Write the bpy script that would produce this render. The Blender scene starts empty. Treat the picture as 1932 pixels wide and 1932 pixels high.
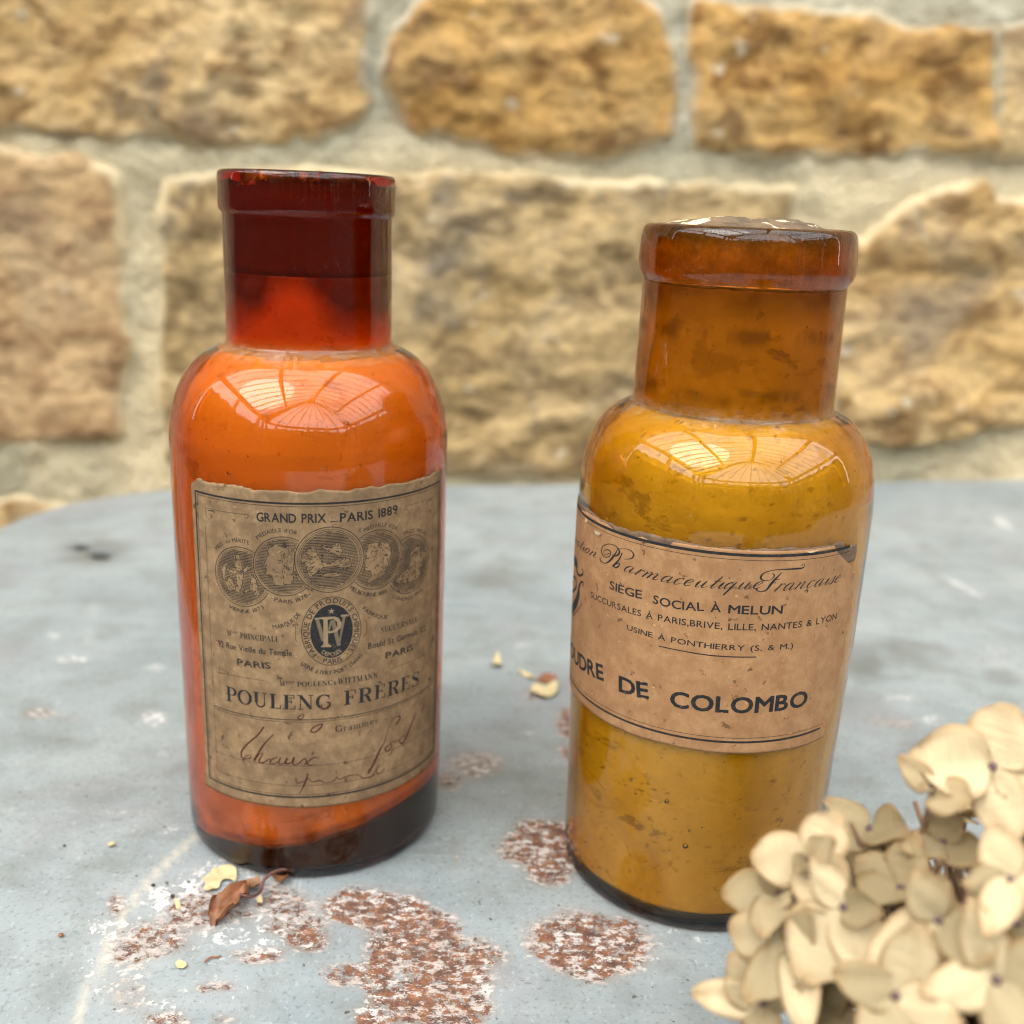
import bpy, bmesh, math, random
import numpy as np
from mathutils import Vector, Matrix
CM = 0.01
SC = bpy.context.scene
COL = SC.collection
PI = math.pi

# ---------------------------------------------------------------- camera
CAMH, PITCH, ROLL, FPX = 15.27, .284, .0404, 1961.8 / 1932
cam_d = bpy.data.cameras.new("camera"); cam = bpy.data.objects.new("camera", cam_d); COL.objects.link(cam)
_fw = Vector((0, math.cos(PITCH), -math.sin(PITCH))); _up = Vector((0, math.sin(PITCH), math.cos(PITCH))); _rt = Vector((1, 0, 0))
_R = math.cos(ROLL) * _rt + math.sin(ROLL) * _up; _U = -math.sin(ROLL) * _rt + math.cos(ROLL) * _up
cam.matrix_world = Matrix.Translation((0, 0, CAMH * CM)) @ Matrix((_R, _U, -_fw)).transposed().to_4x4()
cam_d.sensor_width = 36; cam_d.lens = 36 * FPX
cam_d.clip_start = .005; cam_d.clip_end = 200
cam_d.dof.use_dof = True; cam_d.dof.focus_distance = .209; cam_d.dof.aperture_fstop = 12.0
SC.camera = cam

# ---------------------------------------------------------------- sky, sun, exposure
SUN_EL, SUN_AZ = math.radians(50), math.radians(222)   # azimuth clockwise from +Y: high, behind the camera to the left
w = bpy.data.worlds.new("World"); SC.world = w; w.use_nodes = True
nt = w.node_tree; nt.nodes.clear()
def N(nt, t, **k):
    n = nt.nodes.new(t)
    for a, b in k.items(): setattr(n, a, b)
    return n
o = N(nt, 'ShaderNodeOutputWorld'); bg = N(nt, 'ShaderNodeBackground'); sky = N(nt, 'ShaderNodeTexSky', sky_type='NISHITA')
sky.sun_disc = False; sky.sun_elevation = SUN_EL; sky.sun_rotation = SUN_AZ; sky.dust_density = 2.5; sky.air_density = 1.0
tc = N(nt, 'ShaderNodeTexCoord'); cn = N(nt, 'ShaderNodeTexNoise'); cn.inputs['Scale'].default_value = 2.6; cn.inputs['Detail'].default_value = 7
cr = N(nt, 'ShaderNodeValToRGB'); cr.color_ramp.elements[0].position = .26; cr.color_ramp.elements[1].position = .46
mx = N(nt, 'ShaderNodeMix', data_type='RGBA')
nt.links.new(tc.outputs['Generated'], cn.inputs['Vector']); nt.links.new(cn.outputs['Fac'], cr.inputs['Fac'])
nt.links.new(cr.outputs['Color'], mx.inputs[0]); nt.links.new(sky.outputs[0], mx.inputs[6]); mx.inputs[7].default_value = (22, 22, 22.3, 1)
nt.links.new(mx.outputs[2], bg.inputs['Color']); bg.inputs['Strength'].default_value = .15; nt.links.new(bg.outputs[0], o.inputs[0])
sl = bpy.data.lights.new("sun", 'SUN'); so = bpy.data.objects.new("sun", sl); COL.objects.link(so)
sl.energy = 2.1; sl.angle = math.radians(40); sl.color = (1, .93, .82)
sd = Vector((math.sin(SUN_AZ) * math.cos(SUN_EL), math.cos(SUN_AZ) * math.cos(SUN_EL), math.sin(SUN_EL)))
so.rotation_euler = sd.to_track_quat('Z', 'Y').to_euler()
SC.view_settings.view_transform = 'Standard'; SC.view_settings.look = 'None'; SC.view_settings.gamma = 1
SC.view_settings.exposure = 0.60
SC.render.engine = 'CYCLES'
cy = SC.cycles
cy.use_adaptive_sampling = True; cy.adaptive_threshold = .02; cy.adaptive_min_samples = 16
cy.use_denoising = True; cy.denoiser = 'OPENIMAGEDENOISE'; cy.denoising_input_passes = 'RGB_ALBEDO_NORMAL'
cy.pixel_filter_type = 'BLACKMAN_HARRIS'; cy.filter_width = 1.1; cy.max_bounces = 16; cy.diffuse_bounces = 4; cy.glossy_bounces = 6; cy.transmission_bounces = 14; cy.transparent_max_bounces = 12
cy.caustics_refractive = True; cy.caustics_reflective = False; cy.sample_clamp_indirect = 6; cy.blur_glossy = .5
try: cy.time_limit = 900
except Exception: pass

# ---------------------------------------------------------------- projection helpers (photo pixels at 1932 px wide -> points in cm)
_fwn, _Rn, _Un = (np.array(v[:]) for v in (_fw, _R, _U)); _C = np.array([0, 0, CAMH]); _F = 1961.8
def ray(px, py):
    d = _fwn * _F + _Rn * (px - 966) - _Un * (py - 966); return d / np.linalg.norm(d)
def on_table(px, py, z=0.):
    d = ray(px, py); return _C + d * ((z - CAMH) / d[2])
def at_depth(px, py, y):
    d = ray(px, py); return _C + d * (y / d[1])
def to_px(P):
    d = P - _C; z = d @ _fwn
    return 966 + _F * (d @ _Rn) / z, 966 - _F * (d @ _Un) / z

# ---------------------------------------------------------------- noise
_rng = np.random.RandomState(7); _T = _rng.rand(64, 64, 64)
def vnoise(x, y, z=0.):
    x, y, z = np.broadcast_arrays(np.asarray(x, float), np.asarray(y, float), np.asarray(z, float))
    xi, yi, zi = np.floor(x).astype(int), np.floor(y).astype(int), np.floor(z).astype(int)
    f = lambda t: t * t * (3 - 2 * t)
    u, v, q = f(x - xi), f(y - yi), f(z - zi); r = 0
    for a in (0, 1):
        for b in (0, 1):
            for c in (0, 1):
                r = r + _T[(xi + a) % 64, (yi + b) % 64, (zi + c) % 64] * (u if a else 1 - u) * (v if b else 1 - v) * (q if c else 1 - q)
    return r * 2 - 1
def fbm(x, y, z=0., o=4, g=.5):
    s, a, k = 0, 1., 1.
    for i in range(o): s = s + a * vnoise(np.asarray(x) * k + 11.3 * i, np.asarray(y) * k + 5.7 * i, np.asarray(z) * k + 3.1 * i); a *= g; k *= 2.03
    return s

# ---------------------------------------------------------------- objects
def mesh(name, V, Fc, mat, smooth=True):
    me = bpy.data.meshes.new(name)
    V = np.asarray(V, float) * CM
    me.from_pydata(V.tolist(), [], [tuple(int(i) for i in f) for f in Fc])
    if mat: me.materials.append(mat)
    if smooth: me.shade_smooth()
    return me
def obj(name, me, parent=None, loc=None):
    o = bpy.data.objects.new(name, me); COL.objects.link(o)
    if parent: o.parent = parent
    if loc is not None: o.location = Vector(loc) * CM
    return o
def tag(o, label=None, cat=None, group=None, kind=None):
    if label: o['label'] = label
    if cat: o['category'] = cat
    if group: o['group'] = group
    if kind: o['kind'] = kind
    return o
def thing(name, label, cat, loc=(0, 0, 0), group=None):
    return tag(obj(name, None, None, loc), label, cat, group)
def gridf(nu, nv, wrap=False, off=0):
    f = []
    for j in range(nv - 1):
        for i in range(nu if wrap else nu - 1):
            a = j * nu + i; b = j * nu + (i + 1) % nu
            f.append((a + off, b + off, b + nu + off, a + nu + off))
    return f
def box(x0, x1, y0, y1, z0, z1):
    V = [(x, y, z) for z in (z0, z1) for y in (y0, y1) for x in (x0, x1)]
    return V, [(0, 2, 3, 1), (4, 5, 7, 6), (0, 1, 5, 4), (2, 6, 7, 3), (0, 4, 6, 2), (1, 3, 7, 5)]
def tube(P, R, n=8, caps=True):
    P = np.array(P, float); R = np.broadcast_to(np.array(R, float), (len(P),)); V = []; up = np.array([.13, .2, 1.])
    for i, p in enumerate(P):
        t = P[min(i + 1, len(P) - 1)] - P[max(i - 1, 0)]; t /= np.linalg.norm(t) + 1e-12
        a = np.cross(t, up); a /= np.linalg.norm(a) + 1e-12; b = np.cross(t, a)
        for k in range(n):
            an = 2 * PI * k / n; V.append(p + R[i] * (math.cos(an) * a + math.sin(an) * b))
    Fc = gridf(n, len(P), True)
    if caps: Fc += [tuple(range(n - 1, -1, -1)), tuple(range((len(P) - 1) * n, len(P) * n))]
    return V, Fc
def join(parts):
    V, Fc = [], []
    for v, f in parts:
        k = len(V); V += [tuple(p) for p in v]; Fc += [tuple(i + k for i in q) for q in f]
    return V, Fc
def smooth_path(pts, n=6):
    pts = np.array(pts, float); out = []
    P = np.vstack([2 * pts[0] - pts[1], pts, 2 * pts[-1] - pts[-2]])
    for i in range(1, len(P) - 2):
        for k in range(n):
            t = k / n; a, b, c, d = P[i - 1], P[i], P[i + 1], P[i + 2]
            out.append(.5 * (2 * b + (c - a) * t + (2 * a - 5 * b + 4 * c - d) * t * t + (3 * b - a - 3 * c + d) * t ** 3))
    out.append(P[-2]); return np.array(out)

# ---------------------------------------------------------------- materials
class M:
    def __init__(s, name):
        s.m = bpy.data.materials.new(name); s.m.use_nodes = True; s.t = s.m.node_tree
        s.b = s.t.nodes['Principled BSDF']; s.out = s.t.nodes['Material Output']
    def n(s, t, **k): return N(s.t, t, **k)
    def l(s, a, b): s.t.links.new(a, b)
    def co(s, kind='Object'):
        return s.n('ShaderNodeTexCoord').outputs[kind]
    def scaled(s, sc, src=None):
        m = s.n('ShaderNodeMapping'); m.inputs['Scale'].default_value = sc if hasattr(sc, '__len__') else (sc,) * 3
        s.l(src or s.co(), m.inputs['Vector']); return m.outputs[0]
    def noise(s, scale, detail=5, rough=.55, src=None, dist=0., kind='ShaderNodeTexNoise'):
        n = s.n(kind); n.inputs['Scale'].default_value = scale; n.inputs['Detail'].default_value = detail
        n.inputs['Roughness'].default_value = rough; n.inputs['Distortion'].default_value = dist
        s.l(src or s.co(), n.inputs['Vector']); return n.outputs['Fac']
    def vor(s, scale, src=None, feature='F1', out='Distance'):
        n = s.n('ShaderNodeTexVoronoi', feature=feature); n.inputs['Scale'].default_value = scale; s.l(src or s.co(), n.inputs['Vector']); return n.outputs[out]
    def ramp(s, fac, *st, mode='LINEAR'):
        r = s.n('ShaderNodeValToRGB'); e = r.color_ramp.elements; r.color_ramp.interpolation = mode
        while len(e) < len(st): e.new(.5)
        for i, (p, c) in enumerate(st):
            e[i].position = p; e[i].color = (c, c, c, 1) if not hasattr(c, '__len__') else tuple(c) + (1,)
        s.l(fac, r.inputs[0]); return r.outputs[0]
    def mix(s, fac, a, b, bt='MIX'):
        m = s.n('ShaderNodeMix', data_type='RGBA', blend_type=bt)
        for v, i in ((fac, 0), (a, 6), (b, 7)):
            if hasattr(v, 'is_linked') or hasattr(v, 'links'): s.l(v, m.inputs[i])
            elif i == 0: m.inputs[0].default_value = v
            else: m.inputs[i].default_value = tuple(v) + (1,)
        return m.outputs[2]
    def math(s, op, a, b=None, clamp=False):
        m = s.n('ShaderNodeMath', operation=op, use_clamp=clamp)
        for v, i in ((a, 0), (b, 1)):
            if v is None: continue
            if isinstance(v, (int, float)): m.inputs[i].default_value = v
            else: s.l(v, m.inputs[i])
        return m.outputs[0]
    def attr(s, name):
        n = s.n('ShaderNodeAttribute'); n.attribute_name = name; return n.outputs['Fac']
    def color(s, c):
        if hasattr(c, 'links'): s.l(c, s.b.inputs['Base Color'])
        else: s.b.inputs['Base Color'].default_value = tuple(c) + (1,)
        return s
    def rough(s, r):
        if hasattr(r, 'links'): s.l(r, s.b.inputs['Roughness'])
        else: s.b.inputs['Roughness'].default_value = r
        return s
    def bump(s, h, strength=.3, dist=.001):
        b = s.n('ShaderNodeBump'); b.inputs['Strength'].default_value = strength; b.inputs['Distance'].default_value = dist
        s.l(h, b.inputs['Height']); s.l(b.outputs[0], s.b.inputs['Normal']); return s

def glass(name, absorb, dens, dust_z, dust_amt):
    m = M(name); b = m.b
    b.inputs['Transmission Weight'].default_value = 1; b.inputs['IOR'].default_value = 1.5
    b.inputs['Base Color'].default_value = (1, 1, 1, 1); b.inputs['Roughness'].default_value = .012
    b.inputs['Coat Weight'].default_value = .0; b.inputs['Coat Roughness'].default_value = .012; b.inputs['Coat IOR'].default_value = 1.55
    co = m.co()
    h = m.noise(28, 3, .5, m.scaled((1, 1, .25)))
    m.bump(h, .30, .0012)
    # dry dust caught on the shoulder by the neck, faint elsewhere
    d = m.n('ShaderNodeBsdfDiffuse'); d.inputs['Color'].default_value = (.42, .37, .33, 1)
    sx = m.n('ShaderNodeSeparateXYZ'); m.l(co, sx.inputs[0])
    dz = m.math('ABSOLUTE', m.math('SUBTRACT', sx.outputs['Z'], dust_z))
    ring = m.math('SUBTRACT', 1., m.math('MULTIPLY', dz, 480), True)
    nz = m.ramp(m.noise(420, 6, .7), (.42, 0), (.7, 1))
    spk = m.ramp(m.noise(900, 2, .5), (.70, 0), (.74, .55))
    geo = m.n('ShaderNodeNewGeometry'); gs = m.n('ShaderNodeSeparateXYZ'); m.l(geo.outputs['Normal'], gs.inputs[0])
    film = m.math('MULTIPLY', m.ramp(m.noise(60, 5, .6), (.5, 0), (.85, 1)), .004)
    f = m.math('ADD', m.math('ADD', m.math('MULTIPLY', m.math('MULTIPLY', ring, nz), dust_amt), film), m.math('MULTIPLY', spk, .15), True)
    ms = m.n('ShaderNodeMixShader'); m.l(f, ms.inputs[0]); m.l(b.outputs[0], ms.inputs[1]); m.l(d.outputs[0], ms.inputs[2]); m.l(ms.outputs[0], m.out.inputs['Surface'])
    v = m.n('ShaderNodeVolumeAbsorption'); v.inputs['Color'].default_value = tuple(absorb) + (1,); v.inputs['Density'].default_value = dens
    m.l(v.outputs[0], m.out.inputs['Volume']); return m.m

def paper(name, c0, c1, c2, stain):
    m = M(name)
    fib = m.noise(1500, 3, .6, m.scaled((1, 1, .5)))
    mid = m.noise(260, 6, .65); big = m.noise(55, 5, .6)
    c = m.mix(m.ramp(fib, (.3, 0), (.7, 1)), c0, c1)
    c = m.mix(m.ramp(mid, (.40, 0), (.62, .95)), c, c2)
    c = m.mix(m.ramp(big, (.47, 0), (.68, .7)), c, stain)
    c = m.mix(m.ramp(m.noise(18, 4, .6, None, .5), (.55, 0), (.72, .4)), c, stain)
    sp = m.ramp(m.noise(420, 5, .65), (.63, 0), (.68, .8))
    c = m.mix(sp, c, tuple(x * .35 for x in stain))
    fl = m.ramp(m.noise(700, 2, .5, m.scaled((1, 1, 1.7))), (.72, 0), (.75, .6))
    c = m.mix(fl, c, tuple(min(1, x * 1.9) for x in c0))
    m.color(c).rough(.82); m.bump(m.math('ADD', fib, m.math('MULTIPLY', mid, 2.)), .35, .00025)
    m.b.inputs['Specular IOR Level'].default_value = .25
    return m.m
def ink(name, c, fade, lo=.45, hi=.75):
    m = M(name); n = m.noise(900, 4, .65)
    m.color(m.mix(m.ramp(n, (lo, 0), (hi, .9)), c, fade)).rough(.75); m.b.inputs['Specular IOR Level'].default_value = .2
    return m.m
def plain(name, c, r=.7, var=.15, sc=40, bump=.2):
    m = M(name); n = m.noise(sc, 5, .6)
    m.color(m.mix(m.ramp(n, (.3, 0), (.7, 1)), tuple(x * (1 - var) for x in c), tuple(min(1, x * (1 + var)) for x in c))).rough(r)
    if bump: m.bump(n, bump, .001)
    return m.m
# ================================================================ setting: ground, stone wall, table
GROUND_Z = -75
m = M('paving'); co = m.co()
m.color(m.mix(m.ramp(m.noise(3, 6, .6), (.3, 0), (.7, 1)), (.10, .09, .075), (.20, .18, .15))).rough(.85); PAV = m.m
V, Fc = [(-3000, -3000, GROUND_Z), (3000, -3000, GROUND_Z), (3000, 3000, GROUND_Z), (-3000, 3000, GROUND_Z)], [(0, 1, 2, 3)]
tag(obj('ground', mesh('ground', V, Fc, PAV, False)), kind='structure')

WALL_Y = 66.
MORT_C, MORT_G = (.66, .54, .35), (.47, .435, .34)
def rockmat(name, base, light, dark, grey, greyamt):
    m = M(name); info = m.n('ShaderNodeObjectInfo')
    co = m.co(); off = m.n('ShaderNodeVectorMath', operation='ADD'); m.l(co, off.inputs[0])
    src = m.scaled((1, 1, 1.55), off.outputs[0])
    big = m.noise(9, 5, .6, src, .6); mid = m.noise(34, 7, .62, src, .4); fine = m.noise(130, 5, .65, src)
    c = m.mix(m.ramp(big, (.35, 0), (.65, 1)), base, light)
    c = m.mix(m.ramp(mid, (.46, 0), (.62, .9)), c, dark)
    c = m.mix(m.ramp(m.noise(14, 6, .6, m.scaled((1.3, 1, 1.), off.outputs[0]), .8), (.5, 0), (.66, greyamt)), c, grey)
    c = m.mix(m.ramp(fine, (.5, 0), (.75, .55)), c, tuple(x * .55 for x in dark))
    c = m.mix(m.ramp(m.noise(48, 3, .5, src), (.68, 0), (.74, .7)), c, (.62, .54, .42))
    em = m.math('ADD', m.attr('edge'), m.math('MULTIPLY', m.math('SUBTRACT', m.noise(16, 6, .65), .5), 1.2))
    sz = m.n('ShaderNodeSeparateXYZ'); m.l(co, sz.inputs[0])
    mc = m.mix(m.ramp(sz.outputs['Z'], (.175, 0), (.21, .9)), MORT_C, MORT_G)
    c = m.mix(m.ramp(em, (.72, 0), (.95, .9)), c, mc)
    m.color(c).rough(.92); m.b.inputs['Specular IOR Level'].default_value = .15
    m.bump(m.math('ADD', m.math('MULTIPLY', mid, 1.), m.math('MULTIPLY', fine, .35)), .9, .008)
    return m.m
R_OCHRE = rockmat('ochre_stone', (0.464, 0.256, 0.076), (0.592, 0.372, 0.148), (0.176, 0.081, 0.024), (0.240, 0.194, 0.136), .3)
R_PALE = rockmat('pale_ochre_stone', (0.528, 0.330, 0.132), (0.656, 0.477, 0.256), (0.216, 0.119, 0.048), (0.272, 0.223, 0.168), .6)
R_WARM = rockmat('ruddy_stone', (0.496, 0.328, 0.168), (0.544, 0.368, 0.200), (0.272, 0.152, 0.076), (0.320, 0.264, 0.184), .35)
R_GREY = rockmat('olive_grey_stone', (0.400, 0.270, 0.116), (0.608, 0.441, 0.240), (0.176, 0.114, 0.056), (0.200, 0.175, 0.144), .75)
m = M('mortar'); co = m.co()
c = m.mix(m.ramp(m.noise(7, 4, .5), (.42, 0), (.60, 1)), MORT_C, (.43, .385, .27))
sx = m.n('ShaderNodeSeparateXYZ'); m.l(co, sx.inputs[0])
upper = m.ramp(sx.outputs['Z'], (.175, 0), (.21, 1))       # upper joints were repointed in grey cement
c = m.mix(m.math('MULTIPLY', upper, .9), c, MORT_G)
c = m.mix(m.ramp(m.noise(60, 6, .65), (.5, 0), (.72, .55)), c, (.30, .24, .15))
c = m.mix(m.ramp(m.noise(160, 3, .6), (.62, 0), (.7, .6)), c, (.66, .60, .48))
m.color(c).rough(.95); m.b.inputs['Specular IOR Level'].default_value = .1
m.bump(m.math('ADD', m.noise(60, 6, .6), m.noise(200, 4, .6)), .9, .006); MORTAR = m.m

wall = thing('stone_wall', 'rough ochre sandstone wall with wide pale mortar joints behind the table', 'wall', (0, WALL_Y, 0))
# mortar bed: a height field, proud in places
def seg_d(px, pz, poly):
    """signed distance (positive inside) to a polygon, vectorised"""
    d = np.full(px.shape, 1e9); ins = np.zeros(px.shape, bool); n = len(poly)
    for i in range(n):
        ax, az = poly[i]; bx, bz = poly[(i + 1) % n]; ex, ez = bx - ax, bz - az
        t = np.clip(((px - ax) * ex + (pz - az) * ez) / (ex * ex + ez * ez + 1e-9), 0, 1)
        d = np.minimum(d, np.hypot(px - ax - t * ex, pz - az - t * ez))
        c = ((az > pz) != (bz > pz)) & (px < (bx - ax) * (pz - az) / (bz - az + 1e-12) + ax); ins ^= c
    return np.where(ins, d, -d)
def mortar_h(x, z): return .26 * fbm(x * .22, z * .3, 3.1, 4) + .22 * fbm(x * .9, z * .9, 9., 3)
xs, zs = np.arange(-62, 62.1, .55), np.arange(-75, 60.1, .55); X, Zg = np.meshgrid(xs, zs)
V = np.stack([X, -mortar_h(X, Zg), Zg], -1).reshape(-1, 3)
obj('mortar_bed', mesh('mortar_bed', V, gridf(len(xs), len(zs)), MORTAR), wall)
V, Fc = box(-330, 400, 4, 34, -75, 262)
obj('wall_core', mesh('wall_core', V, Fc, MORTAR, False), wall)
def stone(poly, mat, depth=1.5, rough=1., step=.42, seed=0., label=None, round_=1.0):
    poly = np.array(poly, float); x0, z0 = poly.min(0) - .8; x1, z1 = poly.max(0) + .8
    xs, zs = np.arange(x0, x1 + step, step), np.arange(z0, z1 + step, step); X, Zg = np.meshgrid(xs, zs)
    wx = X + .42 * fbm(X * .35, Zg * .35, seed + 5, 3); wz = Zg + .35 * fbm(X * .4, Zg * .4, seed + 25, 3)
    d = seg_d(wx, wz, poly.tolist())
    d = d + .45; depth = depth * .40; t = np.clip((d + .5) / round_, 0, 1); base = -0.7 + (depth + .7) * (1 - (1 - t) ** 2)
    led = fbm(X * .15 + seed, Zg * .26, seed + 2, 5, .55); q = (led + .5 * fbm(X * .5, Zg * .8, seed + 4, 3)) * 2.2; fr = q - np.floor(q); fr = np.clip((fr - .38) / .30, 0, 1); terr = (np.floor(q) + fr * fr * (3 - 2 * fr)) / 2.2
    H = base + rough * np.clip(t, 0, 1) * (.30 * np.maximum(terr + .25, -.25) + .12 * led + .15 * fbm(X * 1.3, Zg * 1.9, seed, 4, .6))
    keep = d > -.9; nx = len(xs); idx = -np.ones(X.size, int); V = []; Fc = []
    k = keep.reshape(-1); idx[k] = np.arange(k.sum())
    V = np.stack([X, -H, Zg], -1).reshape(-1, 3)[k]
    ed = np.clip(1 - (d.reshape(-1)[k] + .2) / 2.0, 0, 1)
    for f in gridf(nx, len(zs)):
        if k[f[0]] and k[f[1]] and k[f[2]] and k[f[3]]: Fc.append([idx[i] for i in f])
    me = mesh('stone', V, Fc, mat); at = me.attributes.new('edge', 'FLOAT', 'POINT'); at.data.foreach_set('value', ed.astype(np.float32)); o = obj('stone', me, wall)
    if label: o['label'] = label
    return o
def wp(pts):   # outline of a stone where it stands in the wall plane
    return [(lambda q: (q[0], q[2]))(at_depth(px, py, WALL_Y - 1.)) for px, py in pts]
stone(wp([(-330, -110), (300, -140), (690, -120), (690, 60), (680, 190), (640, 240), (380, 262), (150, 235), (0, 222), (-330, 210)]), R_PALE, 1.5, 1.2, .38, 3.)
stone(wp([(800, 5), (900, -15), (1150, 0), (1240, 30), (1268, 90), (1266, 262), (1120, 278), (960, 268), (860, 248), (785, 235), (748, 210), (738, 150), (755, 60)]), R_OCHRE, 1.6, 1.0, .34, 11.)
stone(wp([(1325, 15), (1420, 25), (1600, 32), (1720, 60), (1880, 62), (1888, 270), (1700, 285), (1500, 288), (1330, 272)]), R_OCHRE, 1.6, 1.1, .36, 17.)
stone(wp([(1898, 60), (2100, 70), (2300, 90), (2300, 300), (1900, 285)]), R_PALE, 1.3, .9, .42, 21.)
stone(wp([(-400, 300), (0, 302), (150, 310), (205, 330), (212, 600), (205, 822), (0, 835), (-400, 820)]), R_WARM, 1.4, .75, .36, 29.)
stone(wp([(318, 345), (520, 338), (1100, 352), (1490, 368), (1500, 600), (1490, 880), (1150, 893), (850, 885), (312, 880), (308, 600)]), R_GREY, 1.3, .95, .38, 37.)
stone(wp([(1600, 450), (1650, 470), (1710, 405), (1780, 360), (1860, 352), (1880, 385), (2200, 410), (2220, 800), (1932, 800), (1790, 820), (1620, 840), (1560, 790), (1560, 600)]), R_PALE, 1.6, 1.1, .38, 43.)
stone(wp([(-400, 960), (230, 965), (260, 1300), (-400, 1300)]), R_PALE, .9, .8, .5, 51.)
stone(wp([(340, 955), (1000, 958), (1250, 960), (1260, 1300), (340, 1300)]), R_OCHRE, .9, .8, .6, 53.)
stone(wp([(1300, 960), (2200, 975), (2200, 1300), (1300, 1300)]), R_PALE, .9, .8, .6, 57.)
# courses around the view
rg = random.Random(5)
def course(z0, z1, xa, xb, skip=None, step=1.3):
    x = xa
    while x < xb - 6:
        wdt = rg.uniform(20, 38); x2 = min(x + wdt, xb)
        if not (skip and x2 > skip[0] and x < skip[1]):
            j = lambda: rg.uniform(-.7, .7)
            stone([(x + j(), z0 + j()), (x2 - 2 + j(), z0 + j()), (x2 - 2 + j(), z1 - 1.8 + j()), (x + j(), z1 - 1.8 + j())], rg.choice([R_OCHRE, R_PALE, R_GREY, R_WARM]), 1.2, .9, step, rg.uniform(60, 200), None, 2.2)
        x = x2
course(31.5, 44, -62, 62); course(45, 59, -62, 62)
course(18.5, 31, -62, 62, (-44, 40)); course(0, 17, -62, 62, (-46, 41)); 
course(-32, -18.5, -62, 62); course(-48, -33, -62, 62); course(-74, -49, -62, 62); course(-17, -2.2, -62, -45); course(-17, -2.2, 42, 62)

# ---------------------------------------------------------------- table: painted metal top, worn
TA = math.radians(11.3); TU = np.array([math.cos(TA), math.sin(TA)]); TV = np.array([math.sin(TA), -math.cos(TA)]); TK = np.array([-25.4, 52.75])
LU, LV, RC = 96., 74., 9.
nu, nv = 431, 331
u = np.concatenate([np.linspace(0, 62, 361), np.linspace(62, LU, nu - 361 + 1)[1:]]); v = np.linspace(0, LV, nv)
Ug, Vg = np.meshgrid(u, v)
def rnd(Ug, Vg, inset=0.):
    """round the four corners of the sheet"""
    cx = np.clip(Ug, RC, LU - RC); cyv = np.clip(Vg, RC, LV - RC); dx, dy = Ug - cx, Vg - cyv; c = (np.abs(dx) > 0) & (np.abs(dy) > 0)
    m_ = np.maximum(np.abs(dx), np.abs(dy)); r = np.hypot(dx, dy) + 1e-9; s = np.where(c, m_ / r, 1.)
    return cx + dx * s, cyv + dy * s
Ur, Vr = rnd(Ug, Vg)
X = TK[0] + Ur * TU[0] + Vr * TV[0]; Y = TK[1] + Ur * TU[1] + Vr * TV[1]
PX, PY = to_px(np.stack([X, Y, 0 * X], -1)); vis = ((np.stack([X, Y, 0 * X], -1) - _C) @ _fwn) > 5
def blob(L, soft=.45, warp=.35):
    r = np.zeros(X.shape); wn = fbm(X * .9, Y * .9, 2.2, 4) * warp
    for q in L:
        cx, cyy, rx, ry = q[:4]; a = q[4] if len(q) > 4 else 1.; th = math.radians(q[5]) if len(q) > 5 else 0
        dx, dy = PX - cx, PY - cyy; dx, dy = dx * math.cos(th) + dy * math.sin(th), -dx * math.sin(th) + dy * math.cos(th)
        d = np.hypot(dx / rx, dy / ry) + wn
        r = np.maximum(r, a * np.clip((1.25 - d) / soft, 0, 1))
    return np.where(vis, r, 0)
rust = blob([(690, 1712, 62, 40), (760, 1725, 60, 38), (800, 1770, 75, 45), (745, 1790, 60, 50), (850, 1835, 90, 48), (790, 1880, 90, 45), (900, 1800, 60, 38), (715, 1850, 40, 60, .9), (860, 1905, 70, 40), (700, 1925, 40, 30), (1085, 1765, 85, 45), (1150, 1775, 70, 42), (1120, 1810, 80, 34), (1180, 1750, 40, 25),
  (1005, 1590, 52, 38), (1040, 1640, 44, 32), (1060, 1600, 30, 40), (1080, 1365, 32, 28), (1085, 1425, 28, 22), (890, 1440, 60, 30, .6), (850, 1470, 35, 25, .7), (300, 1765, 75, 42, .8), (370, 1720, 70, 40, .8), (250, 1790, 40, 26, .8), (440, 1720, 60, 35, .65), (520, 1700, 60, 30, .7), (485, 1800, 45, 13, .85), (412, 1862, 36, 12, .9), (587, 1768, 42, 22, .9), (652, 1838, 46, 26, .9), (222, 1707, 16, 22, .8), (326, 1922, 60, 14, .8),
  (560, 1745, 60, 16, .75), (250, 1878, 40, 34, .35), (415, 1922, 30, 16, .7), (72, 1345, 30, 9, .5), (1018, 1310, 26, 11, .55), (1062, 1262, 10, 8, .3), (350, 1235, 18, 9, .35), (690, 1605, 6, 5, .6), (860, 1616, 12, 8, .5), (1700, 1365, 20, 8, .4), (1660, 1357, 18, 8, .35), (130, 1355, 40, 10, .2), (345, 1136, 10, 5, .3)], .5, .42)
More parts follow.
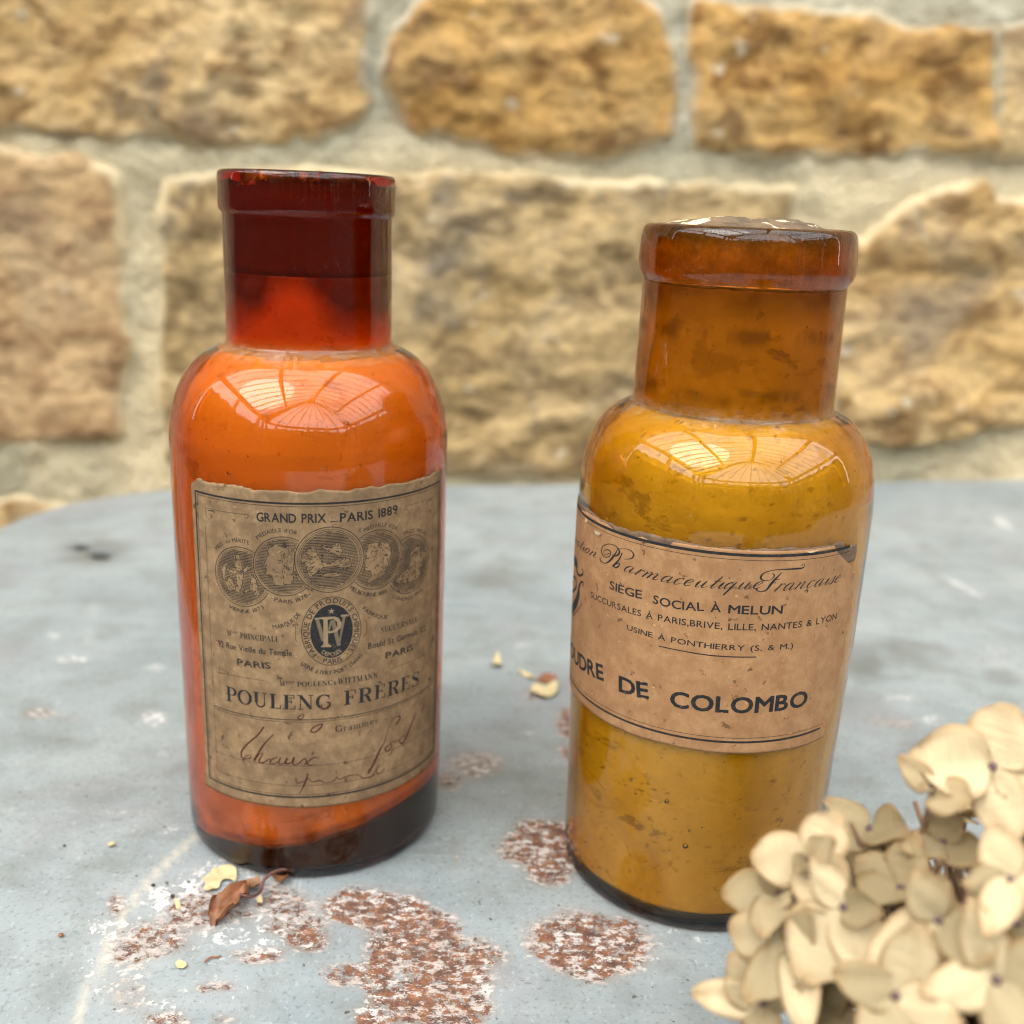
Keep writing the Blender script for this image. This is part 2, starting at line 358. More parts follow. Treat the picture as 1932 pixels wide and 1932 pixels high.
white = blob([(430, 1640, 90, 30, .75), (330, 1700, 110, 60, .95), (260, 1770, 80, 60, 1), (420, 1760, 120, 50, .75), (520, 1730, 90, 40, .7), (230, 1850, 70, 60, .7), (300, 1900, 120, 50, .6), (430, 1880, 90, 50, .5), (250, 1560, 60, 14, .4, -28), (530, 1850, 40, 30, .3),
  (720, 1720, 90, 50, .7), (800, 1790, 110, 60, .8), (850, 1860, 110, 60, .8), (1060, 1770, 90, 50, .75), (1160, 1790, 90, 45, .7), (1010, 1620, 60, 50, .7), (1250, 1750, 40, 18, .5), (1330, 1770, 25, 12, .5), (880, 1445, 80, 40, .7), (290, 1358, 46, 24, .95), (178, 1155, 16, 26, .7), (295, 1260, 20, 8, .8), (102, 1200, 14, 7, .8), (137, 1243, 26, 7, .8), (167, 1195, 14, 30, .5), (318, 1565, 20, 9, .8, -25), (20, 1530, 18, 10, .8), (140, 1606, 18, 16, .45), (60, 1430, 5, 5, .8), (110, 1325, 6, 5, .7), (305, 1420, 10, 4, .9),
  (1893, 987, 20, 9, .9, 30), (1815, 1105, 62, 5, .8, 27), (1697, 1317, 38, 9, .8), (1761, 1357, 24, 8, .8), (1880, 1240, 50, 20, .5), (1850, 1180, 60, 12, .4), (1640, 1180, 30, 12, .5), (985, 1215, 22, 10, .7), (900, 1335, 40, 4, .6, -6), (560, 1500, 10, 6, .5), (1870, 1000, 14, 8, .5), (1000, 1380, 20, 4, .6, -8), (520, 1655, 50, 10, .6), (780, 1650, 30, 5, .5, -15), (860, 1640, 24, 4, .5), (1480, 1240, 8, 5, .6), (180, 1530, 60, 4, .5), (60, 1560, 4, 30, .3), (1045, 980, 40, 9, .25), (1250, 930, 40, 8, .2)], .6, .5)
dark = blob([(1713, 1235, 60, 28, .8), (1635, 1250, 45, 40, .8), (1882, 1280, 55, 18, .7), (924, 1089, 80, 20, .7), (985, 1060, 80, 10, .35), (180, 1040, 75, 26, .8), (90, 985, 60, 8, .2), (930, 1440, 110, 60, .35), (1000, 1500, 120, 50, .3), (250, 1865, 60, 60, .3), (1350, 1880, 120, 50, .35), (1050, 1860, 40, 60, .35, 20), (640, 1890, 80, 30, .3), (350, 1130, 60, 14, .35), (80, 1400, 70, 22, .35), (1590, 1320, 90, 30, .4), (1780, 1420, 80, 40, .5), (1180, 1870, 30, 50, .35, -25), (100, 1600, 50, 30, .2)], .9, .4)  # dark stains, plus the soft shadow between the bottles painted in
line = np.zeros(X.shape); CL = [(366, 1580), (313, 1628), (277, 1668), (230, 1731), (204, 1784), (171, 1860), (154, 1899), (140, 1945), (120, 2010)]
for a, b in zip(CL[:-1], CL[1:]):
    ex, ey = b[0] - a[0], b[1] - a[1]; t = np.clip(((PX - a[0]) * ex + (PY - a[1]) * ey) / (ex * ex + ey * ey), 0, 1)
    line = np.maximum(line, np.clip(1.35 - np.hypot(PX - a[0] - t * ex, PY - a[1] - t * ey) / 7.0, 0, 1))
line = np.where(vis, line, 0)
pit = blob([(153, 1029, 15, 6.5), (190, 1045, 19, 7.5)], .35, .0)
Zt = .035 * fbm(X * .12, Y * .12, 1.5, 3) * 0 - .03 * rust + .012 * rust * fbm(X * 3, Y * 3, .5, 2) + .03 * line + .010 * white * fbm(X * 2.5, Y * 2.5, 7.5, 2) - .25 * pit
Zt = Zt + .012 * fbm(X * .7, Y * .7, 5.5, 3) - .02
V = np.stack([X, Y, Zt], -1).reshape(-1, 3)
m = M('worn_grey_blue_paint'); co = m.co()
n_big = m.noise(14, 5, .55); n_mid = m.noise(60, 6, .6); n_f = m.noise(430, 7, .72); n_ff = m.noise(900, 4, .6); stre = m.noise(90, 4, .6, m.scaled((.35, 1.4, 1)))
c = m.mix(m.ramp(n_big, (.35, 0), (.65, 1)), (.205, .240, .258), (.285, .315, .325))
c = m.mix(m.ramp(n_mid, (.47, 0), (.66, .65)), c, (.17, .185, .18))
c = m.mix(m.ramp(m.noise(26, 6, .6, None, .6), (.52, 0), (.66, .55)), c, (.235, .23, .245))
c = m.mix(m.ramp(stre, (.5, 0), (.75, .35)), c, (.35, .38, .39))
c = m.mix(m.ramp(n_ff, (.55, 0), (.68, .6)), c, (.115, .12, .115))
c = m.mix(m.ramp(m.noise(650, 5, .7, m.scaled((1.3, .8, 1))), (.57, 0), (.68, .5)), c, (.42, .45, .465))
sc = m.ramp(m.noise(60, 3, .55, m.scaled((.25, 3.2, 1), None), .15), (.70, 0), (.72, .28)); sc2 = m.ramp(m.noise(70, 2, .5, m.scaled((2.6, .3, 1)), .3), (.73, 0), (.75, .25))
c = m.mix(m.math('MAXIMUM', sc, sc2), c, (.46, .49, .50))
dk = m.math('MULTIPLY', m.attr('dark'), m.ramp(n_mid, (.2, .45), (.6, 1.)))
c = m.mix(dk, c, (.125, .13, .12))
wa = m.math('ADD', m.math('MULTIPLY', m.attr('white'), .24), n_f)
wm = m.ramp(wa, (.69, 0), (.74, .92))
tiny = m.ramp(m.noise(230, 6, .75), (.735, 0), (.76, .8)); wm = m.math('MAXIMUM', wm, tiny)
c = m.mix(m.math('MULTIPLY', m.attr('white'), .30), c, (.42, .42, .43))
c = m.mix(wm, c, m.mix(m.ramp(n_mid, (.4, 0), (.6, 1)), (.48, .46, .43), (.62, .61, .60)))
c = m.mix(m.math('MULTIPLY', m.ramp(m.attr('rust'), (0, 0), (.6, 1)), m.ramp(n_mid, (.3, .2), (.6, .6))), c, (.20, .135, .10))
rn = m.math('ADD', m.math('MULTIPLY', m.attr('rust'), .275), m.noise(420, 9, .78, m.scaled((1., 1.05, 1))))
rm = m.ramp(rn, (.695, 0), (.735, .96))
rc = m.ramp(m.noise(330, 9, .8), (.34, (.04, .02, .016)), (.44, (.10, .042, .026)), (.52, (.17, .065, .033)), (.60, (.27, .105, .035)), (.68, (.30, .19, .14)))
c = m.mix(rm, c, rc)
fl = m.math('MULTIPLY', m.ramp(m.noise(470, 8, .78, m.scaled((.8, 1.2, 1))), (.515, 0), (.555, .92)), m.ramp(m.attr('rust'), (.15, 0), (.5, 1)))
c = m.mix(fl, c, m.mix(m.ramp(n_mid, (.4, 0), (.6, 1)), (.42, .34, .30), (.58, .54, .52)))
c = m.mix(m.math('MULTIPLY', m.attr('line'), m.ramp(n_f, (.35, .3), (.55, .85))), c, (.50, .455, .39))
c = m.mix(m.attr('pit'), c, (.012, .012, .012))
c = m.mix(m.ramp(m.noise(400, 3, .5), (.70, 0), (.72, .8)), c, (.05, .035, .025))
m.color(c).rough(m.ramp(m.math('MAXIMUM', rm, wm), (0, .42), (1, .85)))
m.bump(m.math('ADD', m.math('ADD', m.math('MULTIPLY', n_f, .5), m.math('MULTIPLY', wm, .5)), m.math('MULTIPLY', m.math('MULTIPLY', rm, m.noise(420, 5, .7)), 2.2)), .5, .0006)
PAINT = m.m
table = thing('garden_table', 'weathered grey-blue painted metal table with rust patches and flaking paint', 'table', (0, 0, 0))
me = mesh('table_top', V, gridf(nu, nv), PAINT)
if me.polygons[0].normal.z < 0: me.flip_normals()
for nm, arr in (('rust', rust), ('white', white), ('dark', dark), ('line', line), ('pit', pit)):
    a = me.attributes.new(nm, 'FLOAT', 'POINT'); a.data.foreach_set('value', arr.reshape(-1).astype(np.float32))
obj('table_top', me, table)
# rolled edge
per = []
for (cu, cv_, a0) in ((RC, RC, PI), (LU - RC, RC, 1.5 * PI), (LU - RC, LV - RC, 0), (RC, LV - RC, .5 * PI)):
    for k in range(17):
        a = a0 + k / 16 * PI / 2; per.append((cu + RC * math.cos(a), cv_ + RC * math.sin(a), math.cos(a), math.sin(a)))
prof = [(0, -.02), (.12, -.05), (.25, -.16), (.3, -.35), (.3, -2.2), (.1, -2.4), (-.4, -2.4), (-.6, -1.2), (-.6, -.3)]
V = []
for (r, z) in prof:
    for (uu, vv, nx_, ny_) in per:
        U_, V_ = uu + nx_ * r, vv + ny_ * r; q = TK + U_ * TU + V_ * TV; V.append((q[0], q[1], z))
obj('table_edge', mesh('table_edge', V, gridf(len(per), len(prof), True), PAINT), table)
for uu, vv in ((7, 7), (LU - 7, 7), (LU - 7, LV - 7), (7, LV - 7)):
    q = TK + uu * TU + vv * TV
    v_, f_ = tube([(q[0], q[1], -.5), (q[0], q[1], -40), (q[0], q[1], GROUND_Z)], [1.6, 1.5, 1.3], 12)
    obj('leg', mesh('leg', v_, f_, PAINT), table)
# ================================================================ bottles
def dense(profile, n=10, sharp=()):
    return smooth_path(profile, n)
class Bottle:
    def __init__(s, cx, cy_, outer, inner, R0):
        s.c = (cx, cy_); s.R0 = R0
        s.o = dense([(r, z) for r, z in outer], 5); s.i = dense([(r, z) for r, z in inner], 5)
        o = s.o[s.o[:, 1].argsort()]; s.oz, s.orr = o[:, 1], o[:, 0]
        i = s.i[s.i[:, 1].argsort()]; s.iz, s.ir = i[:, 1], i[:, 0]
    def r(s, z): return np.interp(z, s.oz, s.orr)
    def ri(s, z): return np.interp(z, s.iz, s.ir)
    def on(s, ss, z, h):       # a point on the glass: ss cm round the body from the front, z up, h proud of the glass
        a = ss / s.R0 - PI / 2; R = s.r(z) + h
        return (R * math.cos(a), R * math.sin(a), z)
def lathe(P, n=160, wob=0., seed=0, flip=False):
    P = np.asarray(P); A = np.linspace(0, 2 * PI, n, endpoint=False); V = []
    for r, z in P:
        w_ = 1 + wob * fbm(np.cos(A) * 1.3 + seed, np.sin(A) * 1.3, z * .35, 3) if wob else np.ones(n)
        V.append(np.stack([r * w_ * np.cos(A), r * w_ * np.sin(A), np.full(n, z)], -1))
    V = np.concatenate(V); Fc = gridf(n, len(P), True)
    if flip: Fc = [f[::-1] for f in Fc]
    return [tuple(v) for v in V], Fc
def closed_glass(b, n=180, wob=.0022, seed=0, bubbles=()):
    """outer skin from the foot up, over the lip, then down the inside: one closed solid of glass"""
    P = np.vstack([[[.02, .06]], [[2.2, .05]], b.o, b.i, [[.02, b.i[-1][1] + .04]]])
    V, Fc = lathe(P, n, wob, seed)
    k = len(V); V = V + [(0, 0, .06), (0, 0, b.i[-1][1] + .04)]; L = len(P)
    for i in range(n):
        j = (i + 1) % n
        Fc.append((k, j, i)); Fc.append((k + 1, (L - 1) * n + i, (L - 1) * n + j))
    for (ss, z, dep, rad, asp) in bubbles:      # seeds: little voids in the glass, normals facing into them
        c = b.on(ss, z, -dep); kk = len(V); nn, mm = 10, 6
        for a in range(1, mm):
            for q in range(nn):
                ph, th = PI * a / mm, 2 * PI * q / nn
                V.append((c[0] + rad * math.sin(ph) * math.cos(th), c[1] + rad * math.sin(ph) * math.sin(th), c[2] + asp * rad * math.cos(ph)))
        top, bot = len(V), len(V) + 1; V += [(c[0], c[1], c[2] + asp * rad), (c[0], c[1], c[2] - asp * rad)]
        for a in range(mm - 2):
            for q in range(nn):
                i0 = kk + a * nn + q; i1 = kk + a * nn + (q + 1) % nn; Fc.append((i0, i1, i1 + nn, i0 + nn))
        for q in range(nn):
            Fc.append((top, kk + (q + 1) % nn, kk + q)); e = kk + (mm - 2) * nn; Fc.append((bot, e + q, e + (q + 1) % nn))
    return V, Fc

B1 = Bottle(-4.80, 24.0,
  [(3.0, .0), (3.1, .1), (3.16, .35), (3.175, 1), (3.19, 3), (3.20, 6), (3.205, 8), (3.205, 9.6), (3.20, 10.05), (3.13, 10.6), (2.985, 11.08), (2.76, 11.5), (2.44, 11.84), (2.12, 12.02), (1.93, 12.12), (1.872, 12.25), (1.866, 12.8), (1.862, 14.2), (1.862, 14.86), (1.875, 14.95), (1.925, 15.02), (1.942, 15.12), (1.94, 15.5), (1.935, 15.7), (1.905, 15.80), (1.83, 15.84), (1.70, 15.84)],
  [(1.47, 15.78), (1.44, 15.6), (1.44, 14), (1.46, 12.6), (1.56, 12.25), (1.9, 11.95), (2.3, 11.66), (2.62, 11.3), (2.82, 10.85), (2.93, 10.3), (2.96, 9.6), (2.96, 6), (2.95, 2), (2.92, .45), (2.8, .18), (2.4, .13), (1., .16)], 3.19)
B2 = Bottle(4.72, 22.63,
  [(2.93, .0), (3.02, .08), (3.07, .3), (3.085, 1.2), (3.12, 3), (3.175, 5), (3.215, 7), (3.225, 9.0), (3.215, 9.5), (3.17, 9.95), (3.06, 10.42), (2.88, 10.81), (2.62, 11.11), (2.36, 11.27), (2.20, 11.36), (2.165, 11.5), (2.15, 12.5), (2.125, 13.85), (2.14, 13.98), (2.215, 14.1), (2.26, 14.28), (2.245, 14.6), (2.215, 14.9), (2.15, 15.05), (2.02, 15.10), (1.9, 15.08)],
  [(1.76, 15.0), (1.72, 14.8), (1.74, 13.5), (1.80, 11.8), (1.93, 11.3), (2.3, 11.02), (2.62, 10.72), (2.84, 10.3), (2.95, 9.8), (2.99, 9.2), (2.98, 7), (2.93, 4), (2.87, 1.5), (2.84, .4), (2.74, .18), (2.4, .13), (1., .16)], 3.15)
G1 = glass('dark_amber_glass', (.945, .62, .0), 920, .1208, .3)
G2 = glass('honey_amber_glass', (.915, .73, .0), 700, .1140, .3)
rb = random.Random(3)
bub1 = [(rb.uniform(-3.6, 3.8), rb.uniform(9.7, 10.9), rb.uniform(.08, .16), rb.uniform(.015, .028), rb.uniform(.7, 1.3)) for _ in range(14)] + [(-1.2, 9.72, .1, .055, .6)] + [(rb.uniform(-2, 2), rb.uniform(.9, 1.7), .1, .02, 1) for _ in range(4)]
bub2 = [(rb.uniform(-3.6, 3.4), rb.uniform(.9, 4.3), rb.uniform(.06, .14), rb.uniform(.014, .03), 1.) for _ in range(26)] + [(-1.2, 3.15, .1, .05, 1), (-.7, 2.15, .1, .065, 1), (-.65, 2.55, .1, .035, 1), (-3., 12., .1, .02, 1)] + [(rb.uniform(-3, 3), rb.uniform(9.4, 14), .08, .018, 1.5) for _ in range(14)]
bub2 = [q for q in bub2 if q[1] < 11 or q[1] > 11.7]
t1 = thing('amber_bottle', 'tall slim dark red-amber bottle with a brown engraved medal label, left of the two', 'bottle', (B1.c[0], B1.c[1], .0), 'antique pharmacy bottles')
v_, f_ = closed_glass(B1, 180, .0025, 4, bub1); obj('glass_body', mesh('glass_body', v_, f_, G1), t1)
t2 = thing('amber_bottle', 'broader honey-yellow bottle with a wide neck and torn tan pharmacy label, right of the two', 'bottle', (B2.c[0], B2.c[1], .0), 'antique pharmacy bottles')
v_, f_ = closed_glass(B2, 180, .0030, 9, bub2); obj('glass_body', mesh('glass_body', v_, f_, G2), t2)

# ---------------------------------------------------------------- contents
def powder(b, name, zb, ztop, mat, gap=.02, lump=.03, pock=None, n=150, m_=120, seed=0, heap=None):
    """solid of revolution hugging the inside of the glass from zb(angle) to ztop, heap: rounded top"""
    A = np.linspace(0, 2 * PI, n, endpoint=False); T = np.linspace(0, 1, m_); V = []
    for t in T:
        zt_ = ztop(A) if callable(ztop) else ztop + 0 * A; z = zb(A) + (zt_ - zb(A)) * t
        R = b.ri(z) - (gap(z) if callable(gap) else gap)
        if heap: R = np.minimum(R, heap(z))
        d = lump * (fbm(np.cos(A) * 3 + seed, np.sin(A) * 3, z * 1.1, 4) - .3); d = np.minimum(d, 0)
        if pock is not None: d = d - pock(A, z)
        R = np.maximum(R + d, .05); V.append(np.stack([R * np.cos(A), R * np.sin(A), z], -1))
    V = np.concatenate(V); Fc = gridf(n, m_, True); k = len(V)
    V = np.vstack([V, [[0, 0, float(np.mean(zb(A)))], [0, 0, float(np.mean(zt_)) + .02]]])
    for i in range(n):
        j = (i + 1) % n; Fc.append((k, j, i)); Fc.append((k + 1, (m_ - 1) * n + i, (m_ - 1) * n + j))
    return mesh(name, V, Fc, mat)
def pmat(name, c0, c1, dk, sc=1., stain=None):
    m = M(name); a = m.noise(90 * sc, 6, .65); b_ = m.noise(420, 4, .6); e = m.noise(30 * sc, 5, .6, None, .8)
    c = m.mix(m.ramp(a, (.35, 0), (.65, 1)), c0, c1); c = m.mix(m.ramp(e, (.52, 0), (.72, .6)), c, dk)
    c = m.mix(m.ramp(b_, (.62, 0), (.7, .5)), c, tuple(x * .6 for x in dk))
    c = m.mix(m.ramp(m.noise(22, 6, .62, None, 1.2), (.46, 0), (.66, .55)), c, tuple(x * .8 for x in dk))
    c = m.mix(m.ramp(m.noise(55, 6, .7, m.scaled((1, 1, 1.8)), .5), (.60, 0), (.66, .6)), c, tuple(x * .5 for x in dk))
    if stain: c = m.mix(m.math('MULTIPLY', m.attr('stain'), m.ramp(a, (.2, .8), (.6, 1))), c, stain)  # on the left powder 'stain' also holds the painted low shade
    m.color(c).rough(.95); m.b.inputs['Specular IOR Level'].default_value = .1; m.bump(m.math('ADD', a, b_), .3, .0004); return m.m
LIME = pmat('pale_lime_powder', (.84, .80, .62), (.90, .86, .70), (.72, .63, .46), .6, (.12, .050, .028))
BASE_FILL = plain('black_base_fill', (.004, .005, .007), .4, .4, 60)  # black for the fills that imitate shaded void and thick base glass
OCH = pmat('ochre_root_powder', (.70, .60, .18), (.78, .69, .24), (.46, .32, .09), 1., (.12, .07, .02))
# left bottle: caked lime with a slanting underside, a black fill for the shaded void below it, a small heap standing up in the neck
ub = np.array([[-4.9, .5], [-3.4, .47], [-2.3, .62], [-1.23, .73], [-.45, .82], [.32, .96], [.86, 1.08], [1.61, 1.24], [2.45, 1.38], [3.24, 1.42], [4.4, 1.45], [8, 1.4], [12.5, .8], [15.14, .5]])
def under(A):
    s_ = (((A + PI / 2 + PI) % (2 * PI)) - PI) * 3.19; s_ = np.where(s_ < -4.9, s_ + 2 * PI * 3.19, s_)
    return np.interp(s_, ub[:, 0], ub[:, 1]) + .06 * fbm(np.cos(A) * 4, np.sin(A) * 4, 1., 3)
hp = lambda z: np.where(z < 12.0, 9., 1.42 * np.sqrt(np.clip(1 - ((z - 12.0) / 1.15) ** 2, 0, 1)) * (1 + .12 * vnoise(z * 3, 1.)))
def heapz(A):
    s_ = (((A + PI / 2 + PI) % (2 * PI)) - PI) * 1.46
    return 13.7 + 0 * A
def heapedge(s_):
    return 12.35 + .75 * np.exp(-(np.abs(s_ + .1) / .62) ** 3)
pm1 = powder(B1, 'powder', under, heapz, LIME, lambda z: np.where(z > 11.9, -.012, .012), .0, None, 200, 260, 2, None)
cc = np.array([v.co[:] for v in pm1.vertices]) / CM; A_1 = np.arctan2(cc[:, 1], cc[:, 0]); an = ((A_1 + PI / 2 + PI) % (2 * PI) - PI); z1_ = cc[:, 2]
st = np.clip((z1_ - heapedge(an * 1.46) + .14 * fbm(an * 3, z1_ * 1.6, 3., 3)) / .8, 0, 1) * (z1_ > 12.05)
low_shade = np.clip((2.6 - z1_) / 1.6, 0, 1) * (.42 + .5 * fbm(an * 3.2, z1_ * 1.3, 8., 4)) + np.clip((under(A_1) + .28 - z1_) / .3, 0, .45)  # lower powder darkened by colour to imitate dimmer light low down
st = np.maximum(st, np.clip(low_shade, 0, 1)); st = np.maximum(st, np.clip((fbm(an * 9, z1_ * 4.5, 22., 4) - 1.0) * 2, 0, .3))
at = pm1.attributes.new('stain', 'FLOAT', 'POINT'); at.data.foreach_set('value', np.clip(st, 0, 1).astype(np.float32))  # carries the neck residue and the painted shade low in the body
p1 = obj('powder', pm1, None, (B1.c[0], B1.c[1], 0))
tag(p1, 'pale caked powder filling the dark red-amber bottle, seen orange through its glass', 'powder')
A_ = np.linspace(0, 2 * PI, 120, endpoint=False); V = []
for t in np.linspace(0, 1, 14):
    zt_ = under(A_) - .03; z = .17 + (zt_ - .17) * t; R = np.maximum(B1.ri(z) + .012, .1); V.append(np.stack([R * np.cos(A_), R * np.sin(A_), z], -1))
V = np.concatenate(V); Fc = gridf(120, 14, True) + [tuple(range(119, -1, -1)), tuple(range(13 * 120, 14 * 120))]
r1 = obj('dark_base_fill', mesh('dark_base_fill', V, Fc, BASE_FILL), None, (B1.c[0], B1.c[1], 0))  # added black filler where the void under the powder is only shaded
tag(r1, 'black fill standing in for the shaded void under the powder in the dark red-amber bottle', 'dark fill')
V = []
for t in np.linspace(0, 1, 8):
    z = .17 + (.40 - .17) * t + 0 * A_; R = np.maximum(B2.ri(z) + .012, .1); V.append(np.stack([R * np.cos(A_), R * np.sin(A_), z], -1))
V = np.concatenate(V); Fc = gridf(120, 8, True) + [tuple(range(119, -1, -1)), tuple(range(7 * 120, 8 * 120))]
r2 = obj('dark_base_fill', mesh('dark_base_fill', V, Fc, BASE_FILL), None, (B2.c[0], B2.c[1], 0))  # added black filler in place of the thick dark glass base
tag(r2, 'thin black fill standing in for the dark glass base of the honey-yellow bottle', 'dark fill')
def pock(A, z):
    s_ = ((A + PI / 2 + PI) % (2 * PI) - PI) * 3.15
    c = np.clip((fbm(s_ * .55, z * 2.6, 4., 4) - .62) * 2, 0, 1) * np.clip((z - 11.4) * 3, 0, 1) * .35
    c += .5 * np.exp(-((z - 13.0) / .16) ** 2) * np.clip(fbm(s_ * 1.6, z * .8, 7., 3) + .55, 0, 1)
    c += .45 * np.exp(-((z - 11.75 - .1 * np.sin(s_ * 1.5)) / .14) ** 2) * np.clip(fbm(s_ * 1.3, z, 9., 3) + .4, 0, 1)
    c += .10 * np.clip(1 - np.abs(fbm(s_ * .9, z * 1.1, 2., 4)) * 26, 0, 1) * np.clip((fbm(s_ * .4, z * .5, 30., 2) - .05) * 3, 0, 1)
    c += .10 * np.clip((fbm(s_ * 3.4, z * 4.6, 12., 4) - .85) * 5, 0, 1)
    return c
zb2 = lambda A: .42 + .03 * fbm(np.cos(A) * 3, np.sin(A) * 3, 8., 2)
pm2 = powder(B2, 'powder', zb2, 13.9, OCH, lambda z: np.where(z > 11.2, -.012, .015), .004, lambda A, z: .25 * pock(A, z) * (z < 11.2), 260, 300, 6)
cc = np.array([v.co[:] for v in pm2.vertices]) / CM; A_2 = np.arctan2(cc[:, 1], cc[:, 0]); sS = ((A_2 + PI / 2 + PI) % (2 * PI) - PI) * 3.15; zz2 = cc[:, 2]
st = np.clip(pock(A_2, zz2) * 1.5, 0, .62)
st = np.maximum(st, np.clip((fbm(sS * 1.1, zz2 * 3.2, 41., 5) - .45) * 1.2, 0, .28) * (zz2 > 11.3) * 1.)
st = np.maximum(st, .62 * np.clip((zz2 - 13.05) * 1.4, 0, 1) * (.8 + .4 * fbm(sS, zz2 * 2, 4., 3)))
lines = lambda k, w_: np.clip(1 - np.abs(fbm(sS * .35 + k, zz2 * .8, k * 3.3, 5, .6)) / w_, 0, 1)
body = (zz2 < 11.2)
st = np.maximum(st, body * lines(1., .012) * np.clip(fbm(sS * .5, zz2 * .5, 77., 2) * 3 - .3, 0, .9))
st = np.maximum(st, body * np.clip((fbm(sS * 6, zz2 * 7, 15., 5) - 1.15) * 4, 0, .5) * np.clip(fbm(sS * .6, zz2 * .8, 90., 2) * 3 + .2, 0, 1))
gr_ = np.clip(1 - np.hypot((sS + 1.6 + .0 * zz2) / 1.5, (zz2 - 2.1 + .12 * sS) / .55), 0, 1); st = np.maximum(st, np.clip((fbm(sS * 5, zz2 * 7, 55., 5) + gr_ * 1.0 - .95) * 2.5, 0, .6) * body)
at = pm2.attributes.new('stain', 'FLOAT', 'POINT'); at.data.foreach_set('value', np.clip(st, 0, 1).astype(np.float32))
p2 = obj('powder', pm2, None, (B2.c[0], B2.c[1], 0))
tag(p2, 'yellow ochre powder packed in the honey-yellow bottle up into its neck', 'powder')

# ---------------------------------------------------------------- corks
m = M('crumbled_cork'); nz = m.noise(170, 6, .7)
sx = m.n('ShaderNodeSeparateXYZ'); m.l(m.co('Object'), sx.inputs[0])
c = m.mix(m.ramp(nz, (.40, 0), (.60, 1)), (.085, .055, .035), (.17, .11, .06))
c = m.mix(m.ramp(m.noise(130, 5, .65), (.56, 0), (.60, 1)), c, (.66, .54, .36))
cc_ = m.n('ShaderNodeSeparateColor'); oi = m.n('ShaderNodeObjectInfo'); m.l(oi.outputs['Color'], cc_.inputs[0])
side = m.mix(cc_.outputs[0], (.12, .050, .028), m.mix(m.ramp(nz, (.4, 0), (.6, 1)), (.34, .30, .10), (.54, .50, .18)))
g = m.n('ShaderNodeNewGeometry'); gs = m.n('ShaderNodeSeparateXYZ'); m.l(g.outputs['Normal'], gs.inputs[0])
m.color(m.mix(m.ramp(gs.outputs['Z'], (.1, 0), (.35, 1)), side, c)).rough(.9); m.bump(nz, .8, .0012); CORK = m.m
def cork(b, z0, z1, rim, label, seed, r_out=None):
    n, A = 90, np.linspace(0, 2 * PI, 90, endpoint=False); V = []; prof_ = [(0, 0)] 
    R = lambda z: b.ri(z) + .012
    ring = []
    zt_ = min(z1, 14.9 if b is B2 else 15.6)
    for q in range(12): ring.append((None, q / 11))
    ring += rim
    for k, (r, z) in enumerate(ring):
        if r is None: zz = z0(A) - .01 + (zt_ - z0(A)) * z; rr = b.ri(zz) + .012
        else: rr = np.full(n, r); zz = np.full(n, z)
        if k >= 12: rr = rr * (1 + .06 * fbm(np.cos(A) * 2 + seed, np.sin(A) * 2, k * .3, 3)); zz = zz + .07 * fbm(np.cos(A) * 3 * r + seed, np.sin(A) * 3 * r, k * .2, 4)
        V.append(np.stack([rr * np.cos(A), rr * np.sin(A), zz], -1))
    L = len(ring); V = np.concatenate(V); Fc = gridf(n, L, True) + [tuple(range(n - 1, -1, -1)), tuple(range((L - 1) * n, L * n))]
    o = obj('cork_stopper', mesh('cork_stopper', V, Fc, CORK), None, (b.c[0], b.c[1], 0)); o.color = ((1, 0, 0, 1) if b is B2 else (0, 0, 0, 1)); tag(o, label, 'stopper'); return o
cork(B1, heapz, 15.7, [(1.41, 15.68), (1.36, 15.76), (1.2, 15.8), (.8, 15.82), (.3, 15.82)], 'dark flat stopper with cream flecks set level with the dark bottle mouth', 1.)
cork(B2, lambda A: 13.9 + 0 * A, 15.0, [(1.70, 15.04), (1.62, 15.09), (1.4, 15.13), (1.0, 15.22), (.6, 15.26), (.2, 15.24)], 'crumbled black and cream stopper standing just above the rim of the honey-yellow bottle', 5.)

